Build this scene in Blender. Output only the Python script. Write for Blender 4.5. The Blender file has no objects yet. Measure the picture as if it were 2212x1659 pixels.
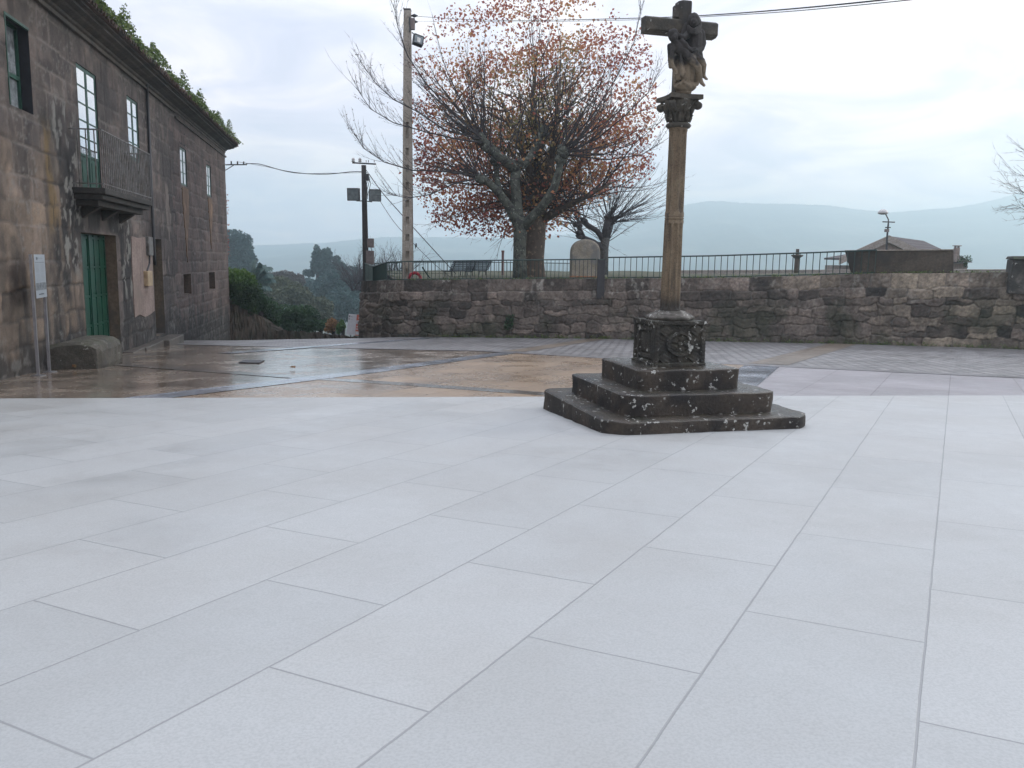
import bpy, bmesh, math, random
import numpy as np
from mathutils import Matrix, Vector
random.seed(7); rng = np.random.default_rng(7)
R = math.radians
SC = bpy.context.scene
COL = SC.collection
# ------------------------------------------------------------------ camera
FOC, PIT, ROL, CX, CY, EZ = 1795.0, R(8.37), R(.98), 1106.0, 829.5, 1.45   # in units of a 2212 px wide picture
cr, sr, cp, sp = math.cos(ROL), math.sin(ROL), math.cos(PIT), math.sin(PIT)
def ray(x, y):
    u = (x-CX)/FOC; v = -(y-CY)/FOC
    u, v = cr*u-sr*v, sr*u+cr*v
    return Vector((u, cp+v*sp, -sp+v*cp))
def at(x, y, Y):
    d = ray(x, y); return d*(Y/d.y)+Vector((0, 0, EZ))
def G(x, y, h=0):
    d = ray(x, y); t = (h-EZ)/(d.z-.012*d.x+.0485*d.y); return d*t+Vector((0, 0, EZ))
def gz(x, y): return .012*x-.0485*y
cam = bpy.data.cameras.new('camera'); co = bpy.data.objects.new('camera', cam); COL.objects.link(co)
cam.sensor_fit = 'HORIZONTAL'; cam.sensor_width = 36; cam.lens = 36*FOC/2212
cam.clip_start = .05; cam.clip_end = 12000
ux = Vector((cr, sr*sp, sr*cp)); uy = Vector((-sr, cr*sp, cr*cp)); bz = -Vector((0, cp, -sp))
m = Matrix.Identity(4)
for i in range(3): m[i][0], m[i][1], m[i][2] = ux[i], uy[i], bz[i]
m.translation = (0, 0, EZ); co.matrix_world = m
SC.camera = co
# ------------------------------------------------------------------ world and sun
SUN_EL, SUN_AZ = R(24), R(62)       # azimuth clockwise from +Y (ahead), towards +X (right)
w = bpy.data.worlds.new('World'); SC.world = w; w.use_nodes = True
nt = w.node_tree; nt.nodes.clear()
def wn(t, **k):
    n = nt.nodes.new(t)
    for a, b in k.items():
        if a in n.inputs: n.inputs[a].default_value = b
        else: setattr(n, a, b)
    return n
sky = wn('ShaderNodeTexSky', sky_type='NISHITA', sun_disc=False); sky.sun_elevation = SUN_EL; sky.sun_rotation = SUN_AZ
sky.air_density = 1.0; sky.dust_density = 2.0; sky.altitude = 200
bg1 = wn('ShaderNodeBackground', Strength=.1); nt.links.new(sky.outputs[0], bg1.inputs[0])
tc = wn('ShaderNodeTexCoord'); sep = wn('ShaderNodeSeparateXYZ'); nt.links.new(tc.outputs['Generated'], sep.inputs[0])
# clouds lie on a plane overhead: project the direction
mz = wn('ShaderNodeMath', operation='MAXIMUM'); nt.links.new(sep.outputs[2], mz.inputs[0]); mz.inputs[1].default_value = 0
ad = wn('ShaderNodeMath', operation='ADD'); nt.links.new(mz.outputs[0], ad.inputs[0]); ad.inputs[1].default_value = .16
dv = wn('ShaderNodeVectorMath', operation='DIVIDE'); nt.links.new(tc.outputs['Generated'], dv.inputs[0])
cmb = wn('ShaderNodeCombineXYZ')
for i in range(3): nt.links.new(ad.outputs[0], cmb.inputs[i])
nt.links.new(cmb.outputs[0], dv.inputs[1])
ns = wn('ShaderNodeTexNoise', Scale=1.7, Detail=7.0, Roughness=.55, Distortion=.6); nt.links.new(dv.outputs[0], ns.inputs['Vector'])
ns2 = wn('ShaderNodeTexNoise', Scale=.55, Detail=5.0, Roughness=.5); nt.links.new(dv.outputs[0], ns2.inputs['Vector'])
# brighter towards the sun side
dt = wn('ShaderNodeVectorMath', operation='DOT_PRODUCT'); nt.links.new(tc.outputs['Generated'], dt.inputs[0])
dt.inputs[1].default_value = (math.sin(R(38)), math.cos(R(38)), .25)
mr = wn('ShaderNodeMapRange'); nt.links.new(dt.outputs['Value'], mr.inputs[0])
for i, v in ((1, .55), (2, 1.02), (3, 0), (4, 1)): mr.inputs[i].default_value = v
addn = wn('ShaderNodeMath', operation='MULTIPLY_ADD'); nt.links.new(mr.outputs[0], addn.inputs[0]); addn.inputs[1].default_value = .06
nt.links.new(ns.outputs[0], addn.inputs[2])
ramp = wn('ShaderNodeValToRGB'); nt.links.new(addn.outputs[0], ramp.inputs[0])
el = ramp.color_ramp.elements
el[0].position = .38; el[0].color = (.53, .56, .70, 1); el[1].position = .66; el[1].color = (.93, .915, .93, 1)
e = el.new(.48); e.color = (.64, .655, .79, 1); e = el.new(.58); e.color = (.80, .79, .86, 1)
# warm pinkish band just over the horizon
wr = wn('ShaderNodeMapRange'); nt.links.new(sep.outputs[2], wr.inputs[0])
for i, v in ((1, .08), (2, .32), (3, 1), (4, 0)): wr.inputs[i].default_value = v
mixw = wn('ShaderNodeMix', data_type='RGBA'); nt.links.new(wr.outputs[0], mixw.inputs[0])
nt.links.new(ramp.outputs[0], mixw.inputs[6])
wm = wn('ShaderNodeMix', data_type='RGBA', blend_type='MULTIPLY'); wm.inputs[0].default_value = 1
nt.links.new(ramp.outputs[0], wm.inputs[6]); wm.inputs[7].default_value = (1.6, 1.34, 1.2, 1)
nt.links.new(wm.outputs[2], mixw.inputs[7])
bg2 = wn('ShaderNodeBackground', Strength=.95); nt.links.new(mixw.outputs[2], bg2.inputs[0])
zr_ = wn('ShaderNodeMapRange', interpolation_type='SMOOTHSTEP'); nt.links.new(sep.outputs[2], zr_.inputs[0])   # an overcast sky is brightest overhead
for i, v in ((1, .42), (2, .9), (3, .95), (4, 1.9)): zr_.inputs[i].default_value = v
nt.links.new(zr_.outputs[0], bg2.inputs[1])
cov = wn('ShaderNodeMapRange'); nt.links.new(ns2.outputs[0], cov.inputs[0])
for i, v in ((1, .33), (2, .55), (3, .78), (4, 1)): cov.inputs[i].default_value = v
ms = wn('ShaderNodeMixShader'); nt.links.new(cov.outputs[0], ms.inputs[0]); nt.links.new(bg1.outputs[0], ms.inputs[1]); nt.links.new(bg2.outputs[0], ms.inputs[2])
ow = wn('ShaderNodeOutputWorld'); nt.links.new(ms.outputs[0], ow.inputs[0])
sl = bpy.data.lights.new('sun', 'SUN'); sl.energy = .8; sl.angle = R(14); sl.color = (1, .94, .86)
so = bpy.data.objects.new('sun', sl); COL.objects.link(so)
sd = Vector((math.sin(SUN_AZ)*math.cos(SUN_EL), math.cos(SUN_AZ)*math.cos(SUN_EL), math.sin(SUN_EL)))
so.rotation_euler = sd.to_track_quat('Z', 'Y').to_euler(); so.location = (30, 20, 60)
SC.view_settings.view_transform = 'Standard'; SC.view_settings.look = 'None'
SC.view_settings.exposure = 0.5; SC.view_settings.gamma = 1
SC.cycles.max_bounces = 6; SC.cycles.volume_bounces = 3; SC.cycles.use_denoising = True
SC.cycles.volume_step_rate = 4
# ------------------------------------------------------------------ materials
class NT:
    def __init__(s, name):
        s.m = bpy.data.materials.new(name); s.m.use_nodes = True; s.t = s.m.node_tree
        s.b = s.t.nodes['Principled BSDF']; s.tc = s.t.nodes.new('ShaderNodeTexCoord')
    def n(s, ty, out=0, **k):
        n = s.t.nodes.new(ty)
        for a, b in k.items():
            if a.startswith('i') and a[1:].isdigit(): s.put(n.inputs[int(a[1:])], b)
            elif a in n.inputs: s.put(n.inputs[a], b)
            elif hasattr(n, a): setattr(n, a, b)
            else: s.put(n.inputs[a.replace('_', ' ')], b)
        return n.outputs[out]
    def put(s, inp, v):
        if isinstance(v, bpy.types.NodeSocket): s.t.links.new(v, inp)
        else:
            if isinstance(v, tuple) and len(v) == 3 and inp.type == 'RGBA': v = (*v, 1)
            inp.default_value = v
    def noise(s, vec, sc, det=5, ro=.6, out=0, dist=0.): return s.n('ShaderNodeTexNoise', out, Vector=vec, Scale=sc, Detail=float(det), Roughness=ro, Distortion=dist)
    def mapv(s, vec, sc=(1, 1, 1), loc=(0, 0, 0), rot=(0, 0, 0)): return s.n('ShaderNodeMapping', Vector=vec, Scale=sc, Location=loc, Rotation=rot)
    def rng(s, v, a, b, c=0., d=1., smooth=True):
        n = s.t.nodes.new('ShaderNodeMapRange'); n.interpolation_type = 'SMOOTHSTEP' if smooth else 'LINEAR'
        s.put(n.inputs[0], v)
        for i, q in enumerate((a, b, c, d)): n.inputs[i+1].default_value = q
        return n.outputs[0]
    def mix(s, f, a, b, mode='MIX'):
        n = s.t.nodes.new('ShaderNodeMix'); n.data_type = 'RGBA'; n.blend_type = mode
        s.put(n.inputs[0], f); s.put(n.inputs[6], a); s.put(n.inputs[7], b); return n.outputs[2]
    def ma(s, op, a, b=0., c=0.): return s.n('ShaderNodeMath', operation=op, i0=a, i1=b, i2=c)
    def bump(s, h, st=.5, dist=.02, normal=None):
        n = s.t.nodes.new('ShaderNodeBump'); n.inputs['Strength'].default_value = st; n.inputs['Distance'].default_value = dist
        s.t.links.new(h, n.inputs['Height'])
        if normal is not None: s.t.links.new(normal, n.inputs['Normal'])
        return n.outputs[0]
    def fin(s, col=None, rough=None, normal=None, **k):
        if col is not None: s.put(s.b.inputs['Base Color'], col)
        if rough is not None: s.put(s.b.inputs['Roughness'], rough)
        if normal is not None: s.put(s.b.inputs['Normal'], normal)
        for a, v in k.items(): s.put(s.b.inputs[a.replace('_', ' ')], v)
        return s.m
M = {}
def stone(name, c1, c2, c3=None, sc=3., rough=.85, bump=.5, bd=.01, spots=0, spotc=(.42, .42, .38), moss=0, spot_sc=14., streak=0, wettop=0):
    s = NT(name); o = s.tc.outputs['Object']
    col = s.mix(s.rng(s.noise(o, sc), .35, .65), c1, c2)
    col = s.mix(s.rng(s.noise(o, sc*9, 4, .7), .3, .75), s.mix(1., col, (.62, .6, .58), 'MULTIPLY'), col)
    if c3: col = s.mix(s.rng(s.noise(s.mapv(o, loc=(3, 9, 1)), sc*.6, 3), .5, .68), col, c3)
    if streak: col = s.mix(s.rng(s.noise(s.mapv(o, (5, 5, .35)), 1.5), .48, .72, 0., streak), col, (.03, .03, .03))
    if moss:
        nz = s.n('ShaderNodeSeparateXYZ', 2, Vector=s.n('ShaderNodeNewGeometry', 1))
        col = s.mix(s.ma('MULTIPLY', s.rng(nz, .2, .9, 0., moss), s.rng(s.noise(o, 4), .4, .6)), col, (.045, .06, .02))
    if spots:
        v = s.n('ShaderNodeTexVoronoi', 0, Vector=s.n('ShaderNodeVectorMath', operation='MULTIPLY_ADD', i0=s.noise(o, 20, 2, out=1), i1=(.05, .05, .05), i2=o), Scale=spot_sc)
        mk = s.ma('MULTIPLY', s.rng(s.noise(s.mapv(o, loc=(2, 6, 1)), spot_sc*1.7, 3, .6), .585, .625), s.rng(s.noise(s.mapv(o, loc=(7, 3, 2)), 5, 3), .62-spots*.2, .72-spots*.2))
        col = s.mix(mk, col, spotc)
    h = s.noise(o, sc*12, 6, .7)
    if wettop: rough = s.rng(s.n('ShaderNodeSeparateXYZ', 2, Vector=s.n('ShaderNodeNewGeometry', 1)), .3, .85, .85, .24)
    return s.fin(col, rough, s.bump(h, bump, bd))
def plain(name, c, rough=.6, metal=0., var=.25, sc=6., bump=.15):
    s = NT(name); o = s.tc.outputs['Object']
    col = s.mix(s.rng(s.noise(o, sc), .3, .7), tuple(x*(1-var) for x in c), tuple(min(1, x*(1+var*.6)) for x in c))
    return s.fin(col, rough, s.bump(s.noise(o, 40, 4), bump, .004), Metallic=metal)
M['cross_dark'] = stone('weathered_stone', (.05, .046, .036), (.105, .092, .068), (.035, .033, .03), 3.2, .8, .8, .012, spots=.35, moss=.3)
M['cross_base'] = stone('lichen_stone', (.03, .028, .022), (.075, .067, .05), (.02, .019, .017), 3.6, .8, 1., .02, spots=.75, moss=.2, spot_sc=9)
M['cross_cap'] = stone('pale_lichen_stone', (.1, .092, .075), (.06, .055, .045), (.2, .185, .16), 6, .85, .8, .012, spots=.8)
M['cross_step'] = stone('wet_dark_stone', (.028, .023, .018), (.075, .058, .042), (.016, .014, .013), 2.6, .5, 1., .022, spots=.6, moss=.15, spot_sc=9, wettop=1)
def shaftmat():
    s = NT('tan_granite'); o = s.tc.outputs['Object']
    z = s.n('ShaderNodeSeparateXYZ', 2, Vector=o)
    col = s.mix(s.rng(s.noise(o, 2.5), .35, .65), (.13, .095, .06), (.21, .16, .1))
    col = s.mix(s.rng(s.noise(s.mapv(o, (6, 6, .7)), 2.2), .5, .7, 0., .75), col, (.065, .055, .042))
    col = s.mix(s.rng(z, 2.9, 3.5, 0., .35), col, (.27, .21, .16))
    col = s.mix(s.rng(z, 1.12, .95, 0., .9), col, (.03, .028, .024))
    col = s.mix(s.rng(s.noise(o, 60, 3), .4, .7), col, s.mix(1., col, (.6, .6, .6), 'MULTIPLY'))
    return s.fin(col, .85, s.bump(s.noise(o, 70, 5, .7), .6, .005))
M['shaft'] = shaftmat()
M['blackstone'] = stone('black_mossy_stone', (.025, .023, .02), (.05, .045, .04), (.02, .019, .017), 3, .8, .9, .02, moss=.6)  # near-black throughout, moss on upward faces
def statmat():
    s = NT('carved_stone'); o = s.tc.outputs['Object']
    z = s.n('ShaderNodeSeparateXYZ', 2, Vector=o)
    f = s.ma('ADD', s.rng(z, 3.95, 3.62, 0., .52), s.ma('MULTIPLY', s.noise(o, 4.5, 4), .95))
    col = s.mix(s.rng(f, .62, .86), (.03, .027, .024), (.2, .16, .11))
    col = s.mix(s.rng(s.noise(o, 16, 4), .45, .7), col, s.mix(1., col, (.55, .55, .55), 'MULTIPLY'))
    return s.fin(col, .85, s.bump(s.noise(o, 55, 6, .7), .7, .007))
M['statue'] = statmat()
def facade_mat():
    s = NT('granite_ashlar'); o = s.tc.outputs['Object']
    sx = s.t.nodes.new('ShaderNodeSeparateXYZ'); s.t.links.new(o, sx.inputs[0]); u, z = sx.outputs[0], sx.outputs[2]
    vec = s.n('ShaderNodeCombineXYZ', i0=s.ma('ADD', u, sx.outputs[1]), i1=z)
    nz = s.noise(vec, 1.1, 3, out=1)
    vec2 = s.n('ShaderNodeVectorMath', operation='MULTIPLY_ADD', i0=s.n('ShaderNodeVectorMath', operation='SUBTRACT', i0=nz, i1=(.5, .5, .5)), i1=(.22, .16, 0), i2=vec)
    nz2 = s.noise(vec, 9, 3, out=1)
    vec2 = s.n('ShaderNodeVectorMath', operation='MULTIPLY_ADD', i0=s.n('ShaderNodeVectorMath', operation='SUBTRACT', i0=nz2, i1=(.5, .5, .5)), i1=(.04, .04, 0), i2=vec2)
    def bricks(off, bw, rh, ms):
        n = s.t.nodes.new('ShaderNodeTexBrick'); s.put(n.inputs['Vector'], s.mapv(vec2, loc=off)); n.offset = .43
        for a, b in (('Scale', 1.), ('Mortar Size', ms), ('Mortar Smooth', .6), ('Brick Width', bw), ('Row Height', rh), ('Bias', 0.)): n.inputs[a].default_value = b
        n.inputs['Color1'].default_value = (0, 0, 0, 1); n.inputs['Color2'].default_value = (1, 1, 1, 1); n.inputs['Mortar'].default_value = (.5, .5, .5, 1)
        return n.outputs[0], n.outputs[1]
    ba, fa = bricks((.3, .12, 0), 1.05, .56, .022)
    bb, fb = bricks((0, .1, 0), 1.25, .44, .016)
    left = s.rng(u, 30.5, 30.9)                 # 0 in the nearer half, 1 in the farther half
    rnd = s.mix(left, ba, bb); mort = s.mix(left, fa, fb)
    warm = s.mix(rnd, (.13, .1, .068), (.21, .155, .095))
    grey = s.mix(rnd, (.068, .055, .05), (.108, .088, .078))
    upper = s.rng(s.ma('ADD', s.ma('MULTIPLY', s.noise(vec, .9, 4), 2.4), z), 3.4, 5.2)
    f_w = s.rng(s.ma('ADD', u, s.ma('MULTIPLY', s.noise(vec, .8, 4), 3.)), 19.6, 21.2)
    base = s.mix(s.ma('MAXIMUM', f_w, s.ma('MULTIPLY', upper, .55)), warm, grey)
    base = s.mix(s.rng(s.noise(s.mapv(vec, loc=(5, 2, 0)), .55, 4), .5, .7, 0., .6), base, (.15, .115, .095))
    base = s.mix(s.rng(s.noise(vec, 14, 5, .7), .3, .7), s.mix(1., base, (.55, .55, .55), 'MULTIPLY'), base)
    base = s.mix(s.rng(s.noise(s.mapv(vec, loc=(9, 4, 0)), 2.4, 5, .65), .42, .66, 0., .75), base, s.mix(1., base, (.5, .49, .5), 'MULTIPLY'))
    base = s.mix(s.rng(s.noise(s.mapv(vec, loc=(1, 14, 0)), 3.1, 5, .65), .55, .7, 0., .5), base, s.mix(1., base, (1.7, 1.6, 1.5), 'MULTIPLY'))
    mm = s.ma('MULTIPLY', mort, s.rng(s.noise(vec, 1.3, 3), .38, .62, .15, .8))
    base = s.mix(mm, base, s.mix(left, (.2, .175, .14), (.17, .15, .135)))
    # ochre run under the first window, black damp column beside the doorway, pale flaking lichen on it
    def band(c, wd, lo, hi, soft=.5):
        a = s.rng(s.ma('ABSOLUTE', s.ma('SUBTRACT', s.ma('ADD', u, s.ma('MULTIPLY', s.noise(s.mapv(vec, (1, .6, 1), loc=(c, 0, 0)), 1.6, 4), .9)), c+.45)), wd, wd*.35)
        return s.ma('MULTIPLY', a, s.ma('MULTIPLY', s.rng(z, lo, lo+soft), s.rng(z, hi, hi-soft)))
    base = s.mix(s.ma('MULTIPLY', band(18.55, .5, 1.6, 4.3, .6), .75), base, (.2, .13, .04))
    base = s.mix(s.ma('MULTIPLY', band(19.35, .85, -1.5, 4.0, .9), .86), base, (.028, .026, .024))
    base = s.mix(s.ma('MULTIPLY', band(24.3, .6, -1.5, 2.6, .5), .75), base, (.04, .036, .033))
    fl = s.ma('MULTIPLY', s.ma('MAXIMUM', band(19.5, 1.25, -.6, 4.9, .6), band(24.2, 1.0, .2, 2.8, .6)), s.rng(s.noise(s.mapv(vec, (1, .45, 1)), 6, 5, .65), .54, .61))
    base = s.mix(s.ma('MULTIPLY', fl, .85), base, (.25, .25, .22))
    base = s.mix(s.ma('MULTIPLY', s.ma('MULTIPLY', s.rng(s.noise(s.mapv(vec, (1, .3, 1), loc=(11, 3, 0)), 4, 5), .62, .68), s.rng(u, 27.5, 29)), s.ma('MULTIPLY', s.rng(u, 32.5, 31), .7)), base, (.24, .2, .17))
    # damp dark foot of the wall (rising damp), vertical grime streaks
    gl = s.ma('ADD', z, s.ma('MULTIPLY', u, .0495))
    foot = s.rng(s.ma('SUBTRACT', gl, s.ma('MULTIPLY', s.noise(s.mapv(vec, (1.2, .3, 1)), 2, 4), 2.4)), .55, -.5)
    base = s.mix(s.ma('MULTIPLY', foot, .88), base, (.035, .034, .03))
    base = s.mix(s.rng(s.noise(s.mapv(vec, (1, .12, 1)), 2.6, 5), .52, .72, 0., .5), base, (.045, .04, .038))
    pale = s.ma('MULTIPLY', s.ma('MULTIPLY', s.rng(s.noise(s.mapv(vec, loc=(2, 8, 0)), 22, 4), .62, .68), s.rng(s.noise(vec, 2, 3), .5, .62)), .7)
    base = s.mix(pale, base, (.22, .21, .19))
    h = s.ma('SUBTRACT', s.noise(vec, 12, 6, .7), s.ma('MULTIPLY', mort, .9))
    return s.fin(base, .88, s.bump(h, .75, .03))
M['facade'] = facade_mat()
M['cornice'] = stone('cornice_stone', (.07, .06, .05), (.115, .098, .08), (.045, .04, .036), 1.3, .85, .6, .015, streak=.5)
M['reveal'] = stone('brown_stone', (.12, .09, .062), (.17, .125, .085), (.07, .06, .05), 1.6, .9, .6, .015)
M['niche'] = stone('niche_stone', (.09, .06, .045), (.12, .085, .06), None, 2, .9, .4)
M['patch'] = stone('orange_plaster', (.22, .135, .085), (.16, .11, .075), (.25, .16, .1), 3, .9, .3, streak=.5)
M['plaster'] = stone('pink_plaster', (.25, .19, .165), (.32, .25, .22), (.19, .15, .125), 2, .9, .3, streak=.35)
M['block'] = stone('mossy_block_stone', (.075, .068, .052), (.12, .108, .085), (.04, .036, .03), 2.2, .75, .9, .02, spots=.2, moss=.35)
M['roof'] = stone('old_roof_tile', (.14, .08, .06), (.1, .07, .06), (.06, .055, .045), 3, .9, .5, moss=.5)
M['greenpaint'] = plain('dark_green_paint', (.004, .052, .03), .36, 0, .35, 3, .25)
M['greenold'] = plain('faded_green_paint', (.018, .07, .048), .5, 0, .4, 5, .3)
M['glass'] = plain('window_glass', (.72, .75, .78), .04, .9, .03, 1, 0)
M['curtain'] = stone('curtain_and_reflection', (.12, .14, .15), (.3, .33, .35), (.05, .055, .06), 4, .9, .1)  # mottled greys: net curtain, with the glass reflections painted into its colour
M['whitepane'] = plain('white_window_pane', (.62, .66, .68), .12, 0, .05)  # white is the pane's own colour, no shutter is modelled
M['dark'] = plain('dark_interior', (.02, .02, .024), .9)
M['iron'] = stone('grey_painted_iron', (.2, .2, .2), (.13, .125, .115), (.05, .045, .035), 5, .6, .3, .003)
M['black'] = plain('black_metal', (.025, .025, .028), .5)
M['wire'] = plain('black_cable', (.03, .03, .033), .6)
M['steel'] = plain('brushed_steel', (.3, .3, .31), .42, .75, .15)
M['ceramic'] = plain('white_ceramic', (.5, .5, .48), .3)
M['railgreen'] = stone('green_rail_paint', (.006, .032, .026), (.01, .045, .035), (.015, .03, .022), 4, .45, .2, .003)
M['concrete'] = stone('pale_concrete', (.36, .32, .26), (.44, .4, .34), (.28, .25, .2), 1.6, .9, .3, .006, streak=.18)
M['wood'] = stone('tarred_wood', (.035, .03, .028), (.06, .05, .045), None, 6, .85, .5)
M['lampgrey'] = plain('grey_lamp_housing', (.09, .1, .1), .5)
M['lens'] = plain('lamp_glass', (.17, .2, .2), .12)
M['reflector'] = plain('lamp_reflector', (.6, .6, .55), .25)
M['metbox'] = plain('weathered_box', (.16, .13, .12), .6, 0, .3)
M['beigebox'] = plain('beige_plastic', (.36, .27, .16), .5)
M['red'] = plain('red_plastic', (.35, .015, .03), .4)
M['benchblue'] = plain('blue_grey_slats', (.11, .14, .18), .5)
M['rust'] = plain('rusty_red_post', (.16, .07, .06), .7)
M['milestone'] = stone('pale_mottled_granite', (.27, .24, .18), (.35, .32, .26), (.17, .165, .15), 2.2, .9, .5, .012, spots=.25)
M['brickbase'] = stone('orange_brick', (.34, .14, .06), (.4, .2, .1), None, 5, .9, .3)
M['parapet'] = stone('pale_parapet', (.4, .37, .34), (.5, .46, .42), None, 1.5, .9, .3)
M['trough'] = stone('brown_trough_stone', (.075, .06, .046), (.115, .092, .068), (.045, .04, .034), 1.5, .85, .5, .01, streak=.35)
M['pillar'] = stone('black_lichen_stone', (.035, .034, .03), (.07, .066, .056), (.15, .14, .12), 3, .85, .8, .02, moss=.9, spots=.3, spot_sc=6)
M['farwall'] = stone('far_house_wall', (.3, .25, .22), (.38, .33, .3), None, 1, .9, .2)
M['fartrim'] = stone('far_house_trim', (.34, .31, .28), (.42, .38, .34), None, 1, .9, .2)
def tile():
    s = NT('far_roof_tile'); o = s.tc.outputs['Object']
    wv = s.n('ShaderNodeTexWave', 0, Vector=s.mapv(o, rot=(0, 0, .2)), Scale=1.6, Distortion=1.5, bands_direction='Z')
    col = s.mix(s.noise(o, 4), (.05, .042, .045), (.09, .07, .068)); col = s.mix(s.rng(wv, .2, .8), s.mix(1., col, (.55, .5, .5), 'MULTIPLY'), col)
    return s.fin(col, .85)
M['tile'] = tile()
M['earth'] = stone('brown_earth_bank', (.075, .055, .04), (.11, .085, .062), (.05, .045, .028), 1.4, .95, .9, .05, streak=.3)
M['grass'] = stone('thin_grass', (.06, .075, .03), (.09, .08, .05), (.05, .06, .02), 2, .95, .8, .02)
M['terrain'] = stone('valley_ground', (.05, .055, .03), (.07, .065, .045), None, .3, .95, .5)
M['hill'] = stone('forest_hill', (.02, .035, .02), (.09, .1, .07), (.16, .16, .12), .006, .95, .6, 2.)
def bark(name, a, b, c, sc=4.):
    s = NT(name); o = s.tc.outputs['Object']
    v = s.noise(o, sc, 4, .6, dist=.6)
    col = s.mix(s.rng(v, .42, .52), a, b); col = s.mix(s.rng(s.noise(s.mapv(o, loc=(4, 4, 4)), sc*1.7, 3), .6, .64), col, c)
    return s.fin(col, .9, s.bump(s.noise(o, sc*5, 5), .6, .02))
M['barkA'] = bark('lichen_bark', (.03, .03, .025), (.07, .075, .058), (.16, .175, .14), 5)
M['barkC'] = bark('grey_bark', (.06, .06, .058), (.1, .1, .095), (.15, .155, .15), 5)
M['barkB'] = bark('smooth_brown_bark', (.075, .055, .042), (.095, .072, .055), (.2, .15, .1), 3)
M['twig'] = plain('grey_brown_twig', (.055, .042, .04), .9)
M['twigdark'] = plain('dark_twig', (.045, .038, .038), .9)
M['twiggrey'] = plain('grey_twig', (.07, .065, .07), .9)
def leafmat(name, cols, tr=.25):
    s = NT(name); a = s.t.nodes.new('ShaderNodeAttribute'); a.attribute_name = 'leafid'
    rp = s.t.nodes.new('ShaderNodeValToRGB'); s.t.links.new(a.outputs['Fac'], rp.inputs[0]); rp.color_ramp.interpolation = 'LINEAR'
    E = rp.color_ramp.elements
    while len(E) < len(cols): E.new(.5)
    for i, c in enumerate(cols): E[i].position = i/(len(cols)-1); E[i].color = (*c, 1)
    s.fin(rp.outputs[0], .65)
    t = s.t.nodes.new('ShaderNodeBsdfTranslucent'); s.t.links.new(rp.outputs[0], t.inputs[0])
    mx = s.t.nodes.new('ShaderNodeMixShader'); mx.inputs[0].default_value = tr
    out = s.t.nodes['Material Output']; s.t.links.new(s.b.outputs[0], mx.inputs[1]); s.t.links.new(t.outputs[0], mx.inputs[2]); s.t.links.new(mx.outputs[0], out.inputs[0])
    return s.m
M['leafred'] = leafmat('autumn_leaves', [(.3, .08, .07), (.36, .115, .075), (.46, .19, .09), (.52, .27, .11), (.42, .28, .11), (.25, .25, .11)], .5)
M['leafbright'] = leafmat('bright_green_leaves', [(.01, .028, .01), (.025, .06, .015), (.07, .15, .02), (.12, .2, .04)])
M['leafdark'] = leafmat('dark_green_leaves', [(.01, .028, .014), (.02, .055, .022), (.035, .085, .03), (.06, .12, .04)])
M['leafteal'] = leafmat('mist_blue_leaves', [(.01, .035, .036), (.018, .055, .054), (.03, .08, .075), (.045, .1, .085)])  # blue of the valley mist is mixed into the leaf colour
M['leafolive'] = leafmat('olive_leaves', [(.03, .04, .02), (.05, .065, .03), (.075, .085, .04), (.1, .1, .05)])
M['leafbrown'] = leafmat('brown_leaves', [(.04, .035, .03), (.07, .05, .042), (.09, .06, .05), (.06, .07, .05)])
M['leaforange'] = leafmat('orange_leaves', [(.12, .06, .03), (.22, .1, .04), (.3, .16, .06), (.1, .09, .04)])
M['leafroof'] = leafmat('roof_fern_leaves', [(.03, .05, .015), (.07, .11, .02), (.12, .18, .04), (.16, .2, .06)])
M['leafpalm'] = leafmat('palm_leaves', [(.03, .07, .065), (.05, .1, .085), (.07, .12, .1), (.08, .13, .11)])
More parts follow.
